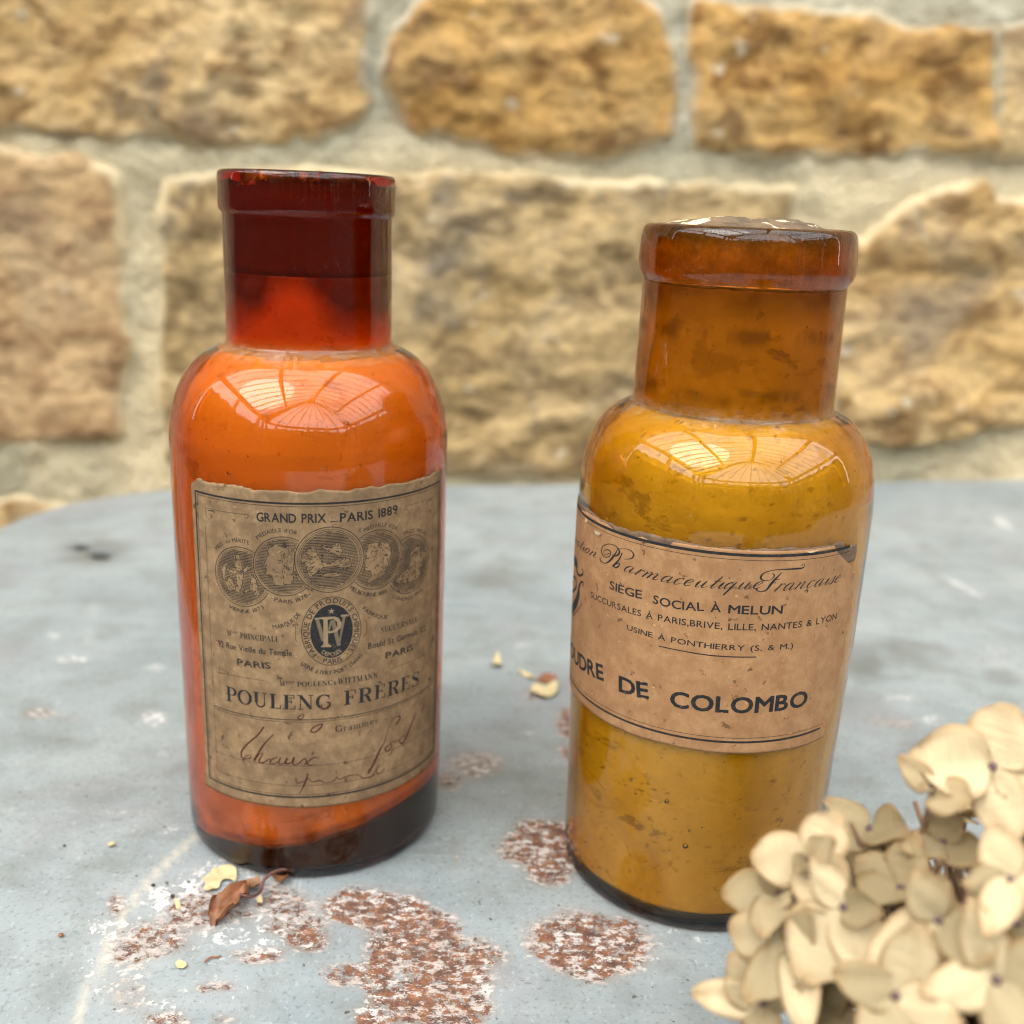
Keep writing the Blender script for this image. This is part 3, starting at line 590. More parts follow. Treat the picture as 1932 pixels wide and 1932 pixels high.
# lines, circles and pen strokes of the two labels, in cm: (round the glass, up the glass, width)
TR = {"circles":[[-0.944,7.475,0.67,0.019],[0.015,7.798,0.661,0.03],[0.977,7.936,0.734,0.018],[2.018,7.819,0.673,0.014],[2.94,7.516,0.677,0.028]],
"oval_out":[0.998,6.295,0.64,0.8],
"oval_in":[0.998,6.288,0.458,0.625],
"text":[["sans","GRAND PRIX",[[-0.537,8.77],[0.161,8.777],[0.895,8.778]],0.18,0.06],
["sans","_",[[0.985,8.791],[1.061,8.787],[1.138,8.789]],0.069,0.0],
["sans","PARIS 1889",[[1.194,8.768],[1.843,8.766],[2.542,8.793]],0.174,0.06],
["sans","MED. du MERITE",[[-1.539,7.975],[-1.182,8.212],[-0.733,8.226]],0.071,0.02],
["sans","MEDAILLE d'OR",[[-0.526,8.361],[-0.157,8.547],[0.292,8.504]],0.076,0.01],
["sans","MEDAILLE d'OR",[[1.734,8.49],[2.092,8.565],[2.51,8.395]],0.086,0.03],
["sans","PRIZE MEDAL",[[2.732,8.237],[3.053,8.245],[3.496,8.034]],0.082,0.01],
["sans","VIENNE 1873",[[-1.297,6.714],[-0.861,6.65],[-0.432,6.82]],0.079,0.02],
["sans","PARIS 1878",[[-0.216,7.009],[0.123,6.964],[0.511,7.13]],0.063,0.02],
["sans","MELBOURNE 1880",[[1.377,7.256],[1.768,7.016],[2.279,7.005]],0.066,0.03],
["sans","LONDRES 1862",[[2.413,6.845],[2.761,6.692],[3.353,6.768]],0.071,0.01],
["sans","MARQUE DE",[[-0.253,6.359],[0.126,6.483],[0.346,6.72]],0.09,0.03],
["sans","FABRIQUE",[[1.667,6.731],[1.915,6.513],[2.283,6.376]],0.084,0.03],
["serif","PRINCIPALE",[[-1.025,6.045],[-0.562,6.051],[-0.126,6.06]],0.131,0.0],
["serif","M",[[-1.357,6.047],[-1.305,6.051],[-1.254,6.054]],0.124,0.0],
["sans","son",[[-1.243,6.12],[-1.176,6.122],[-1.094,6.126]],0.045,0.0],
["sans","92 Rue Vieille du Temple",[[-1.628,5.721],[-0.682,5.745],[0.138,5.737]],0.139,0.04],
["outl","PARIS",[[-1.133,5.398],[-0.731,5.4],[-0.346,5.42]],0.147,0.0],
["serif","SUCCURSALE",[[2.11,6.082],[2.615,6.059],[3.21,6.047]],0.133,0.0],
["sans","Bould St Germain, 122",[[1.812,5.754],[2.594,5.748],[3.551,5.714]],0.135,0.04],
["outl","PARIS",[[2.244,5.425],[2.621,5.41],[3.052,5.391]],0.149,0.0],
["sans","USINE A IVRY-PORT (Seine)",[[0.315,5.544],[0.941,5.269],[1.673,5.621]],0.094,0.04],
["serif","M",[[-0.137,5.017],[-0.081,5.016],[-0.029,5.019]],0.114,0.0],
["sans","son",[[-0.003,5.085],[0.083,5.084],[0.18,5.09]],0.045,0.0],
["serif","POULENC",[[0.236,5.008],[0.612,5.008],[1.007,5.015]],0.121,0.0],
["sans","&",[[1.025,5.013],[1.053,5.014],[1.084,5.014]],0.084,0.0],
["serif","WITTMANN",[[1.112,5.014],[1.578,5.007],[2.048,5.009]],0.142,0.0],
["serif","POULENC",[[-1.471,4.444],[-0.176,4.455],[0.96,4.443]],0.353,0.0],
["serif","FRERES",[[1.231,4.485],[2.144,4.467],[3.318,4.423]],0.349,0.0],
["serif","Grammes",[[1.05,3.847],[1.549,3.854],[2.064,3.873]],0.161,0.0],
["sans","SIEGE",[[-2.917,7.643],[-2.477,7.644],[-2.068,7.67]],0.168,0.04],
["sans","SOCIAL",[[-1.822,7.649],[-1.302,7.636],[-0.782,7.684]],0.155,0.04],
["sans","A",[[-0.654,7.682],[-0.563,7.688],[-0.463,7.699]],0.139,0.04],
["sans","MELUN",[[-0.32,7.689],[0.188,7.691],[0.749,7.698]],0.137,0.05],
["sans","SUCCURSALES A PARIS,BRIVE, LILLE, NANTES & LYON",[[-3.554,7.212],[-0.732,7.325],[2.196,7.368]],0.156,0.03],
["sans","USINE A PONTHIERRY (S. & M.)",[[-2.37,6.891],[-0.656,6.892],[1.087,6.916]],0.107,0.03],
["sans","POUDRE",[[-5.135,5.289],[-4.006,5.348],[-2.944,5.484]],0.34,0.08],
["sans","DE",[[-2.466,5.432],[-2.095,5.457],[-1.758,5.501]],0.361,0.08],
["sans","COLOMBO",[[-1.272,5.462],[0.072,5.502],[1.635,5.527]],0.332,0.08],
["sans","DEPOSE",[[-4.724,6.288],[-4.236,6.588],[-3.946,6.901]],0.068,0.02],
["curs","eration",[[-5.16,7.975],[-3.968,8.108],[-3.405,8.149]],0.106,1],
["curs","armaceutique",[[-2.575,8.148],[-1.268,8.157],[0.292,8.248]],0.135,1],
["curs","rancaise",[[0.496,8.176],[1.261,8.208],[2.142,8.201]],0.162,1]],
"S":{"monogram_P":[[0.87,6.616,14],[0.867,5.956,14]],
"script1":[[[-2.984,8.403,2],[-3.124,8.328,1],[-3.181,8.377,1],[-3.063,8.461,2],[-2.953,8.445,3],[-2.977,8.34,2],[-3.119,8.28,2],[-3.243,8.341,3],[-3.218,8.48,2],[-3.028,8.594,1.5],[-2.821,8.613,2],[-2.705,8.532,4],[-2.739,8.442,4],[-2.865,8.373,1.5],[-2.892,8.414,1]],[[-2.751,8.568,1],[-2.806,8.455,3],[-2.905,8.312,5],[-3.011,8.198,3],[-3.129,8.137,1.5],[-3.263,8.153,2.5],[-3.284,8.213,3]],[[-2.621,8.523,2],[-2.708,8.337,3.5],[-2.865,8.144,5]],[[-2.783,8.218,1],[-2.681,8.28,2],[-2.696,8.211,3],[-2.776,8.146,3],[-2.845,8.167,1]],[[-2.73,8.574,1],[-2.569,8.626,1],[-2.412,8.627,2],[-2.329,8.553,4],[-2.396,8.455,2],[-2.568,8.401,1]]],
"script2":[[[1.098,8.738,1],[1.116,8.675,1],[1.043,8.642,3],[0.827,8.639,3],[0.513,8.634,1.5],[0.292,8.573,2],[0.229,8.471,4],[0.295,8.41,2],[0.429,8.426,1],[0.496,8.51,2.5],[0.444,8.565,1]],[[0.644,8.577,1],[0.574,8.501,3],[0.453,8.348,5],[0.362,8.208,3],[0.245,8.176,1.5],[0.166,8.221,3],[0.193,8.245,4]],[[0.506,8.425,1.5],[0.629,8.438,1]],[[1.268,8.159,3],[1.24,8.099,1.5]],[[1.879,8.511,3],[1.897,8.501,3]]],
"hand":[[[-0.53,3.976,2.5],[-0.684,3.746,2.5],[-0.937,3.486,2.5],[-1.105,3.248,3],[-1.079,3.083,2],[-0.887,3.14,1.5],[-0.9,3.215,1],[-1.029,3.126,1.5],[-1.066,3.009,1.5],[-0.989,2.932,1]],[[-0.306,3.825,1.5],[-0.574,3.487,2.5],[-0.796,3.08,3],[-0.67,3.257,1.5],[-0.565,3.304,1],[-0.675,3.101,2.5],[-0.587,3.069,2],[-0.408,3.201,1.5]],[[-0.237,3.249,1.5],[-0.38,3.173,2],[-0.398,3.063,2],[-0.24,3.125,1.5],[-0.167,3.239,2],[-0.212,3.097,2],[-0.1,3.105,1.5],[-0.014,3.249,2.5],[-0.058,3.108,3],[0.066,3.129,2],[0.138,3.269,2.5],[0.107,3.114,2.5],[0.202,3.085,1.5],[0.368,3.239,2],[0.421,3.114,2],[0.501,3.064,1.5],[0.597,3.09,1]],[[0.626,3.265,2],[0.531,3.233,2],[0.366,3.084,2]],[[2.558,3.664,3.5],[2.669,3.783,3],[2.63,3.86,2],[2.449,3.827,1],[2.312,3.573,1],[2.246,3.342,1.5],[2.115,3.161,3],[1.955,2.86,3.5],[1.815,2.63,2],[1.846,2.765,1]],[[2.349,3.213,2],[2.247,3.151,2.5],[2.315,3.065,2],[2.437,3.135,2],[2.383,3.249,1.5],[2.562,3.234,1],[2.713,3.242,1]],[[3.213,3.717,2],[3.037,3.468,3],[2.793,3.115,3.5],[2.675,3.176,2],[2.712,3.274,1.5],[2.85,3.285,1]],[[3.541,3.788,2.5],[3.411,3.634,1.5]],[[2.456,3.0,2],[2.351,2.925,2]],[[0.334,4.336,1.5],[0.238,4.261,2],[0.305,4.216,1.5],[0.373,4.306,1.5],[0.334,4.351,1]],[[0.773,4.09,1.5],[0.597,4.026,2],[0.515,3.923,2],[0.595,3.889,2],[0.731,3.987,2.5],[0.773,4.09,2]],[[0.873,4.609,2],[0.94,4.572,3],[0.898,4.471,3],[0.777,4.452,2.5],[0.752,4.559,2]],[[0.444,2.864,1],[0.386,2.679,3],[0.3,2.461,1.5],[0.243,2.335,1]],[[0.168,2.742,1.5],[0.193,2.618,1.5],[0.386,2.679,1.5],[0.442,2.739,1],[0.522,2.642,1.5],[0.714,2.66,2],[0.795,2.589,1],[1.017,2.625,1.5],[1.073,2.711,1],[1.129,2.639,1.5],[1.356,2.693,1.5],[1.559,2.664,1],[1.708,2.547,2],[1.924,2.551,2],[2.019,2.714,1],[2.083,2.758,1],[2.019,2.618,2],[2.117,2.555,1],[2.25,2.639,1.5]]],
"crest":[[[-5.154,7.721,6],[-5.166,7.61,9],[-4.559,7.64,12],[-4.453,7.502,5],[-4.227,7.474,3],[-4.022,7.568,3],[-4.003,7.662,2],[-4.101,7.67,1]],[[-3.978,7.303,2],[-3.938,7.404,2],[-4.072,7.368,3],[-4.2,7.199,5],[-4.22,7.015,9],[-4.436,6.71,12],[-4.915,6.362,10]],[[-5.163,7.112,3],[-4.607,7.27,3],[-4.43,7.202,4],[-4.528,7.032,4],[-4.976,6.795,4]],[[-5.162,6.998,2],[-4.867,7.062,3],[-4.807,6.972,3]]],
"flour_tl":[[[-1.84,8.874,1],[-1.257,8.879,1],[-0.758,8.886,1],[-0.734,8.843,1],[-0.779,8.793,1],[-0.815,8.824,1]],[[-1.84,8.867,1],[-1.824,8.729,2],[-1.78,8.649,1]],[[-1.769,8.827,2],[-1.604,8.84,3],[-1.584,8.791,1]],[[-1.748,8.779,1],[-1.657,8.707,3],[-1.684,8.65,1]],[[3.822,8.9,1],[3.266,8.91,1],[2.793,8.905,1],[2.722,8.893,1],[2.737,8.825,1],[2.818,8.85,1]],[[3.823,8.892,1],[3.772,8.755,2],[3.698,8.669,1]],[[3.73,8.859,3],[3.516,8.853,2],[3.553,8.771,1]],[[-1.639,5.272,1],[-1.634,5.089,1],[-1.685,5.057,1],[-1.37,5.129,1],[-1.549,5.189,1]],[[-1.649,5.078,1],[-1.055,5.109,1],[-0.481,5.111,1]],[[3.478,5.361,1],[3.505,5.109,1],[3.416,5.163,1]],[[3.52,5.096,1],[2.896,5.127,1],[2.397,5.135,1]],[[0.265,6.49,1],[0.238,6.471,1],[0.231,6.14,1],[0.257,6.084,1]],[[1.723,6.453,1],[1.775,6.395,1],[1.767,6.153,1],[1.711,6.069,1]]],
"uline":[[-1.621,6.745,2.2],[-1.091,6.748,2.2],[-0.642,6.74,2.2],[-0.126,6.75,2.2],[0.324,6.763,2]],
"dotline":[[-0.305,3.871,1],[0.163,3.858,1],[0.973,3.847,1]],
"torn":[[-5.154,8.784],[-4.221,8.974],[-3.612,9.088],[-3.443,8.993],[-3.105,9.007],[-2.977,8.942],[-2.35,8.907],[-2.175,8.989],[-1.91,8.912],[-1.585,8.901],[-1.376,9.152],[-1.153,9.169],[-0.503,9.154],[0.249,9.196],[0.394,9.064],[0.8,9.075],[0.931,9.164],[1.125,9.133],[1.227,9.028],[1.438,9.143],[1.732,9.167],[1.951,9.019],[2.009,8.872],[2.34,8.534],[2.512,8.296]],
"torn1":[[-2.373,9.252],[-2.173,9.451],[-1.899,9.502],[-1.351,9.505],[-0.7,9.499],[-0.285,9.499],[-0.018,9.531],[0.468,9.525],[0.953,9.543],[1.454,9.545],[1.991,9.554],[2.601,9.539],[3.371,9.507],[4.146,9.432]],
"head2":[[-0.288,8.202],[-0.322,8.126],[-0.292,8.062],[-0.346,7.991],[-0.375,7.896],[-0.417,7.812],[-0.365,7.789],[-0.379,7.748],[-0.347,7.717],[-0.368,7.675],[-0.376,7.607],[-0.338,7.577],[-0.273,7.568],[-0.222,7.531],[-0.225,7.396],[-0.161,7.366],[0.221,7.442],[0.211,7.55],[0.2,7.644],[0.23,7.886],[0.248,8.126],[0.151,8.257],[-0.013,8.238],[-0.138,8.297]],
"head4":[[1.784,8.074],[1.748,7.989],[1.769,7.951],[1.719,7.775],[1.74,7.73],[1.733,7.689],[1.719,7.628],[1.769,7.599],[1.856,7.586],[1.885,7.467],[1.812,7.309],[2.065,7.393],[2.253,7.458],[2.332,7.785],[2.396,7.943],[2.297,8.174],[2.186,8.257],[2.109,8.193],[1.812,8.224]],
"fig1a":[[-1.058,7.963],[-0.969,7.976],[-0.906,7.729],[-0.954,7.615],[-0.68,7.772],[-0.682,7.718],[-0.884,7.557],[-0.915,7.308],[-0.988,7.12],[-1.108,7.114],[-1.052,7.369],[-1.121,7.521],[-1.353,7.562],[-1.342,7.455],[-1.219,7.396],[-1.127,7.384],[-1.091,7.158],[-1.295,7.108],[-1.411,7.374],[-1.434,7.574],[-1.328,7.743],[-1.3,7.667],[-1.119,7.562],[-1.145,7.666],[-1.082,7.73]],
"fig1b":[[-0.701,7.554],[-0.607,7.497],[-0.524,7.126],[-0.621,7.088],[-0.699,7.215],[-0.902,7.078],[-0.929,7.142],[-0.754,7.249]],
"fig3a":[[0.551,8.226],[0.603,8.279],[0.679,8.223],[0.728,8.057],[0.828,7.887],[0.97,7.852],[1.115,7.939],[1.274,7.981],[1.408,7.912],[1.434,7.769],[1.325,7.683],[1.192,7.752],[1.009,7.78],[0.827,7.777],[0.709,7.643],[0.438,7.552],[0.516,7.62],[0.456,7.87],[0.368,7.939],[0.396,8.063]],
"fig3b":[[0.747,7.579],[0.903,7.648],[1.073,7.65],[1.178,7.6],[1.164,7.545],[0.941,7.548]],
"fig3c":[[1.079,8.313],[1.183,8.306],[1.248,8.108],[1.181,8.003],[1.051,8.068],[0.807,8.219],[0.795,8.274],[1.013,8.194]],
"fig5":[[3.081,7.877],[3.211,7.903],[3.506,7.648],[3.462,7.394],[3.223,7.342],[3.319,7.197],[3.228,7.104],[2.91,7.102],[2.774,7.108],[2.503,7.202],[2.607,7.323],[2.808,7.421],[2.865,7.48],[2.962,7.587],[2.9,7.776]],
"mono_P":[[0.785,6.641],[1.055,6.636],[1.147,6.593],[1.21,6.468],[1.191,6.362],[1.107,6.281],[0.988,6.253],[0.915,6.259],[0.913,6.012],[0.985,5.956],[0.98,5.926],[0.758,5.938],[0.767,5.962],[0.813,5.999],[0.82,6.58],[0.784,6.602]],
"mono_Phole":[[0.91,6.574],[1.037,6.584],[1.109,6.508],[1.117,6.409],[1.071,6.334],[0.979,6.303],[0.912,6.319]],
"mono_W":[[[0.686,6.597,8],[0.814,6.088,9]],[[0.934,6.327,5],[0.991,6.539,5]],[[1.018,6.556,9],[1.15,5.939,9]],[[1.15,5.949,3],[1.267,6.619,7]]],
"mono_Ws":[[[0.632,6.609,4],[0.802,6.616,4]],[[1.193,6.637,5],[1.36,6.632,5]]],
"star":[0.993,6.764],
"deposee":["sans","DEPOSEE",[[0.765,5.803],[0.964,5.703],[1.219,5.801]],0.14,0.02]}}
# ================================================================ labels and print
PAP1 = paper('foxed_grey_brown_paper', (.235, .148, .078), (.30, .195, .105), (.175, .108, .058), (.125, .078, .045))
PAP2 = paper('tan_paper', (.335, .180, .084), (.39, .220, .108), (.285, .145, .066), (.235, .118, .056))
RES2 = paper('glue_residue_paper', (0.150, 0.090, 0.053), (0.210, 0.135, 0.083), (0.105, 0.068, 0.045), (0.090, 0.060, 0.045))
INK1 = ink('faded_black_ink', (.018, .018, .020), (.10, .072, .045), .56, .9)
INKH = ink('fine_engraving_ink', (.026, .022, .020), (.12, .088, .055), .5, .88)
INK2 = ink('black_ink', (.016, .018, .020), (.09, .05, .03), .52, .85)
PENH = ink('brown_pen_ink', (.055, .016, .012), (.13, .06, .035), .45, .9)

def sheet(b, name, s0, s1, zb, zt, mat, h=.006, th=.012, ns=200, nz=40, parent=None, lft=None, rgt=None):
    """a paper sheet pasted round the glass; edges as functions"""
    V = []; S = np.linspace(0, 1, ns); Tt = np.linspace(0, 1, nz)
    for layer in (0, 1):
        for t in Tt:
            for u_ in S:
                s_ = s0 + (s1 - s0) * u_; z0, z1 = zb(s_), zt(s_); z = z0 + (z1 - z0) * t
                if rgt is not None and u_ > .6: s_ = s_ + (rgt(z) - s1) * ((u_ - .6) / .4)
                if lft is not None and u_ < .4: s_ = s_ + (lft(z) - s0) * ((.4 - u_) / .4)
                V.append(b.on(s_, z, h + layer * th))
    k = ns * nz; f0 = gridf(ns, nz); Fc = [f[::-1] for f in f0] + [tuple(i + k for i in f) for f in f0]
    e = [j * ns for j in range(nz)]; e2 = [j * ns + ns - 1 for j in range(nz)]
    for q in range(nz - 1):
        Fc.append((e[q] + k, e[q + 1] + k, e[q + 1], e[q])); Fc.append((e2[q], e2[q + 1], e2[q + 1] + k, e2[q] + k))
    for i in range(ns - 1):
        Fc.append((i, i + 1, i + 1 + k, i + k)); a = (nz - 1) * ns + i; Fc.append((a + 1, a, a + k, a + 1 + k))
    return obj(name, mesh(name, V, Fc, mat), parent)
def n1(x, sd, sc=1.): return float(fbm(x * sc, sd, .3, 4))

# ---- glyphs from the built-in face
GL = {}
def build_glyphs(chars):
    tmp = []
    for (c, wt) in chars:
        cu = bpy.data.curves.new('g', 'FONT'); cu.body = c; cu.size = 1; cu.resolution_u = 3; cu.fill_mode = 'FRONT'
        o_ = bpy.data.objects.new('g', cu); COL.objects.link(o_); tmp.append((c, wt, o_, cu))
    dg = bpy.context.evaluated_depsgraph_get(); dg.update()
    for c, wt, o_, cu in tmp:
        me = bpy.data.meshes.new_from_object(o_.evaluated_get(dg))
        P = np.array([v.co[:2] for v in me.vertices]) if len(me.vertices) else np.zeros((0, 2))
        Fc = [tuple(p.vertices) for p in me.polygons]
        x0 = P[:, 0].min() if len(P) else 0; x1 = P[:, 0].max() if len(P) else .25
        if len(P): P[:, 0] -= x0
        if wt and len(P):      # heavier face: a ribbon along every outline
            cnt = {}
            for f in Fc:
                for a, b_ in zip(f, f[1:] + f[:1]): cnt.setdefault((min(a, b_), max(a, b_)), []).append(1)
            W2 = wt * .34; NV = [tuple(p) for p in P]
            for (a, b_), q in cnt.items():
                if len(q) > 1: continue
                t = P[b_] - P[a]; L_ = np.hypot(*t)
                if L_ < 1e-6: continue
                t = t / L_; n_ = np.array([-t[1], t[0]]) * W2; e = t * W2 * .5; o2 = len(NV); NV += [tuple(P[a] - e + n_), tuple(P[a] - e - n_), tuple(P[b_] + e - n_), tuple(P[b_] + e + n_)]; Fc.append((o2, o2 + 1, o2 + 2, o2 + 3))
            P = np.array(NV)
        GL[(c, wt)] = (P, Fc, x1 - x0); bpy.data.meshes.remove(me)
    for c, wt, o_, cu in tmp: bpy.data.objects.remove(o_); bpy.data.curves.remove(cu)
# ---- stroke glyphs: every stroke is a polyline of (x, y, width) in cap-height units
TK_, TN, SF = .19, .055, .055
def bar(x0, y0, x1, y1, w_): return [(x0, y0, w_), (x1, y1, w_)]
def serif(x, y, hw=.17): return [(x - hw, y, SF), (x + hw, y, SF)]
def arc(cx, cyy, rx, ry, a0, a1, wt_fn, n=14):
    return [(cx + rx * math.cos(math.radians(a0 + (a1 - a0) * k / n)), cyy + ry * math.sin(math.radians(a0 + (a1 - a0) * k / n)), wt_fn(a0 + (a1 - a0) * k / n)) for k in range(n + 1)]
swell = lambda a: TN + (TK_ - TN) * abs(math.cos(math.radians(a))) ** 1.5
SER = {
 'I': (.36, [bar(.18, 0, .18, 1, TK_), serif(.18, .02), serif(.18, .98)]),
 'P': (.68, [bar(.2, 0, .2, 1, TK_), serif(.2, .02), serif(.17, .98, .14), bar(.2, .97, .4, .97, TN), bar(.2, .47, .4, .47, TN), arc(.38, .72, .24, .25, 90, -90, swell)]),
 'R': (.76, [bar(.2, 0, .2, 1, TK_), serif(.2, .02), serif(.17, .98, .14), bar(.2, .97, .4, .97, TN), bar(.2, .5, .4, .5, TN), arc(.38, .735, .22, .235, 90, -90, swell), [(.38, .5, .08), (.52, .3, .17), (.6, .05, .15), (.72, .03, .05)]]),
 'O': (.84, [arc(.42, .5, .33, .47, 0, 360, swell, 28)]),
 'Q': (.84, [arc(.42, .5, .33, .47, 0, 360, swell, 28), [(.42, .1, .1), (.72, -.12, .05)]]),
 'C': (.76, [arc(.42, .5, .33, .47, 48, 315, swell, 22), bar(.66, .98, .66, .7, TN), bar(.62, .18, .66, .2, .1)]),
 'G': (.82, [arc(.42, .5, .33, .47, 48, 330, swell, 22), bar(.66, .98, .66, .7, TN), bar(.70, 0.05, .70, .42, .15), serif(.68, .43, .13)]),
 'U': (.80, [bar(.18, 1, .18, .3, TK_), arc(.40, .3, .22, .28, 180, 360, lambda a: TN + .04, 10), bar(.62, .3, .62, 1, TN), serif(.18, .98), serif(.62, .98, .13)]),
 'L': (.64, [bar(.2, 0, .2, 1, TK_), serif(.2, .98), bar(.05, .03, .58, .03, TN), bar(.58, .0, .58, .28, TN)]),
 'E': (.68, [bar(.2, 0, .2, 1, TK_), bar(.04, .97, .58, .97, TN), bar(.04, .03, .62, .03, TN), bar(.2, .52, .45, .52, TN), bar(.58, .99, .58, .74, TN), bar(.62, .0, .62, .28, TN), bar(.45, .40, .45, .64, TN)]),
 'F': (.64, [bar(.2, 0, .2, 1, TK_), serif(.2, .02), bar(.04, .97, .58, .97, TN), bar(.2, .52, .45, .52, TN), bar(.58, .99, .58, .74, TN), bar(.45, .40, .45, .64, TN)]),
 'N': (.86, [bar(.16, 0, .16, 1, TN), bar(.16, .96, .68, .04, TK_ * .95), bar(.68, 0, .68, 1, TN), serif(.16, .02, .13), serif(.11, .98, .12), serif(.68, .98, .13)]),
 'M': (1.0, [bar(.16, 0, .16, 1, TN), bar(.18, .98, .48, .05, TK_ * .9), bar(.48, .05, .80, .98, TN), bar(.82, 0, .82, 1, TK_), serif(.16, .02, .13), serif(.82, .02, .16), serif(.12, .98, .1), serif(.86, .98, .12)]),
 'W': (1.1, [bar(.14, 1, .36, .02, TK_ * .9), bar(.36, .02, .55, .9, TN), bar(.5, 1, .74, .02, TK_ * .9), bar(.74, .02, .96, 1, TN), serif(.14, .98, .14), serif(.96, .98, .12)]),
 'A': (.82, [bar(.12, 0, .40, .98, TN), bar(.40, .98, .68, 0, TK_), bar(.2, .32, .6, .32, TN), serif(.12, .02, .12), serif(.68, .02, .15)]),
 'T': (.72, [bar(.36, 0, .36, 1, TK_), serif(.36, .02), bar(.04, .97, .68, .97, TN), bar(.05, .99, .05, .72, TN), bar(.67, .99, .67, .72, TN)]),
 'S': (.64, [[(.54, .78, TN), (.48, .95, TN), (.30, .98, TN), (.12, .86, .10), (.14, .68, .15), (.32, .54, .19), (.50, .38, .16), (.53, .2, .11), (.38, .03, TN), (.2, .03, TN), (.08, .18, TN)], bar(.54, .99, .54, .74, TN), bar(.08, .0, .08, .26, TN)]),
 'r': (.5, [bar(.18, 0, .18, .62, .13), serif(.18, .02, .13), [(.2, .45, .05), (.32, .62, .05), (.44, .56, .10)]]),
 'a': (.58, [[(.12, .48, .08), (.2, .62, .05), (.36, .6, .08), (.4, .45, .13), (.4, .05, .12), (.5, .02, .05)], arc(.26, .17, .15, .16, 60, 330, lambda a: .08, 12)]),
 'm': (.94, [bar(.14, 0, .14, .62, .12), [(.14, .45, .05), (.3, .62, .05), (.42, .5, .12), (.42, 0, .12)], [(.42, .45, .05), (.6, .62, .05), (.72, .5, .12), (.72, 0, .12)], serif(.14, .02, .1), serif(.42, .02, .1), serif(.72, .02, .1)]),
 'e': (.54, [arc(.27, .31, .2, .29, 20, 320, lambda a: .05 + .08 * abs(math.cos(math.radians(a))), 16), bar(.08, .33, .46, .36, .05)]),
 's': (.46, [[(.38, .5, .05), (.3, .61, .05), (.15, .56, .07), (.16, .42, .09), (.3, .3, .11), (.37, .16, .09), (.28, .02, .05), (.12, .03, .05), (.06, .16, .05)]]),
 'o': (.55, [arc(.27, .31, .2, .29, 0, 360, lambda a: .05 + .08 * abs(math.cos(math.radians(a))), 18)]),
 'n': (.62, [bar(.14, 0, .14, .62, .12), [(.14, .45, .05), (.3, .62, .05), (.44, .5, .12), (.44, 0, .12)], serif(.14, .02, .1), serif(.44, .02, .1)]),
}
SL = .42   # slant of the running script; x-height 1
def cu(pts): return [(x + SL * y, y, w_ * .9) for x, y, w_ in pts]
CUR = {
 'e': (.85, [cu([(.0, .25, .04), (.3, .5, .05), (.5, .8, .09), (.35, 1., .06), (.1, .7, .16), (.1, .25, .18), (.3, .0, .09), (.6, .2, .04)])]),
 'r': (.75, [cu([(.0, .1, .04), (.22, 1., .05), (.28, .8, .12), (.14, 0, .15)]), cu([(.2, .55, .04), (.4, .95, .06), (.55, .9, .15), (.56, .82, .12)])]),
 'a': (1.0, [cu([(.55, .85, .05), (.35, 1., .06), (.08, .65, .17), (.1, .1, .15), (.28, .03, .05), (.52, .5, .05), (.58, .95, .1)]), cu([(.6, 1., .06), (.56, .5, .18), (.55, .1, .14), (.68, .0, .06), (.9, .3, .04)])]),
 't': (.6, [cu([(.0, .3, .04), (.2, .8, .05), (.3, 1.75, .08), (.22, .8, .18), (.18, .15, .14), (.3, .0, .06), (.5, .3, .04)]), cu([(.05, 1.02, .06), (.5, 1.05, .06)])]),
 'i': (.5, [cu([(.0, .3, .04), (.18, .9, .06), (.2, .7, .18), (.16, .15, .15), (.28, .0, .06), (.45, .3, .04)]), cu([(.26, 1.5, .16), (.3, 1.55, .16)])]),
 'o': (.85, [cu([(.4, .98, .07), (.12, .75, .16), (.08, .25, .17), (.25, .0, .06), (.5, .25, .12), (.55, .75, .14), (.4, .98, .07), (.7, .8, .04)])]),
 'n': (1.0, [cu([(.05, .85, .04), (.14, .95, .06), (.14, .7, .14), (.06, 0, .16)]), cu([(.1, .4, .04), (.4, .95, .06), (.56, .85, .14), (.5, .2, .17), (.62, .0, .07), (.85, .3, .04)])]),
 'm': (1.5, [cu([(.05, .85, .04), (.14, .95, .06), (.14, .7, .14), (.06, 0, .16)]), cu([(.1, .4, .04), (.4, .95, .06), (.52, .8, .14), (.46, 0, .16)]), cu([(.5, .4, .04), (.8, .95, .06), (.96, .85, .14), (.9, .2, .17), (1.02, .0, .07), (1.3, .3, .04)])]),
 'c': (.75, [cu([(.48, .8, .14), (.42, .98, .07), (.2, .9, .08), (.06, .5, .17), (.12, .08, .14), (.3, .0, .06), (.6, .3, .04)])]),
 'u': (1.05, [cu([(.0, .5, .04), (.14, .95, .07), (.12, .5, .18), (.14, .08, .14), (.3, .02, .05), (.52, .5, .04)]), cu([(.58, .95, .1), (.54, .5, .18), (.56, .08, .14), (.7, .0, .06), (.92, .3, .04)])]),
 'q': (1.0, [cu([(.55, .85, .05), (.35, 1., .06), (.08, .65, .17), (.1, .1, .15), (.28, .03, .05), (.52, .5, .05)]), cu([(.6, 1., .08), (.52, .2, .18), (.46, -.9, .16)]), cu([(.5, -.2, .04), (.8, .3, .04)])]),
 's': (.65, [cu([(.0, .15, .04), (.35, 1.05, .06), (.42, .6, .16), (.4, .1, .16), (.2, .0, .07), (.08, .12, .1)]), cu([(.38, .02, .04), (.62, .3, .04)])]),
}
CUR['é'] = (CUR['e'][0], CUR['e'][1] + [cu([(.3, 1.35, .05), (.5, 1.7, .14)])]); CUR['ç'] = (CUR['c'][0], CUR['c'][1] + [cu([(.2, -.05, .06), (.3, -.3, .12), (.12, -.42, .07)])])
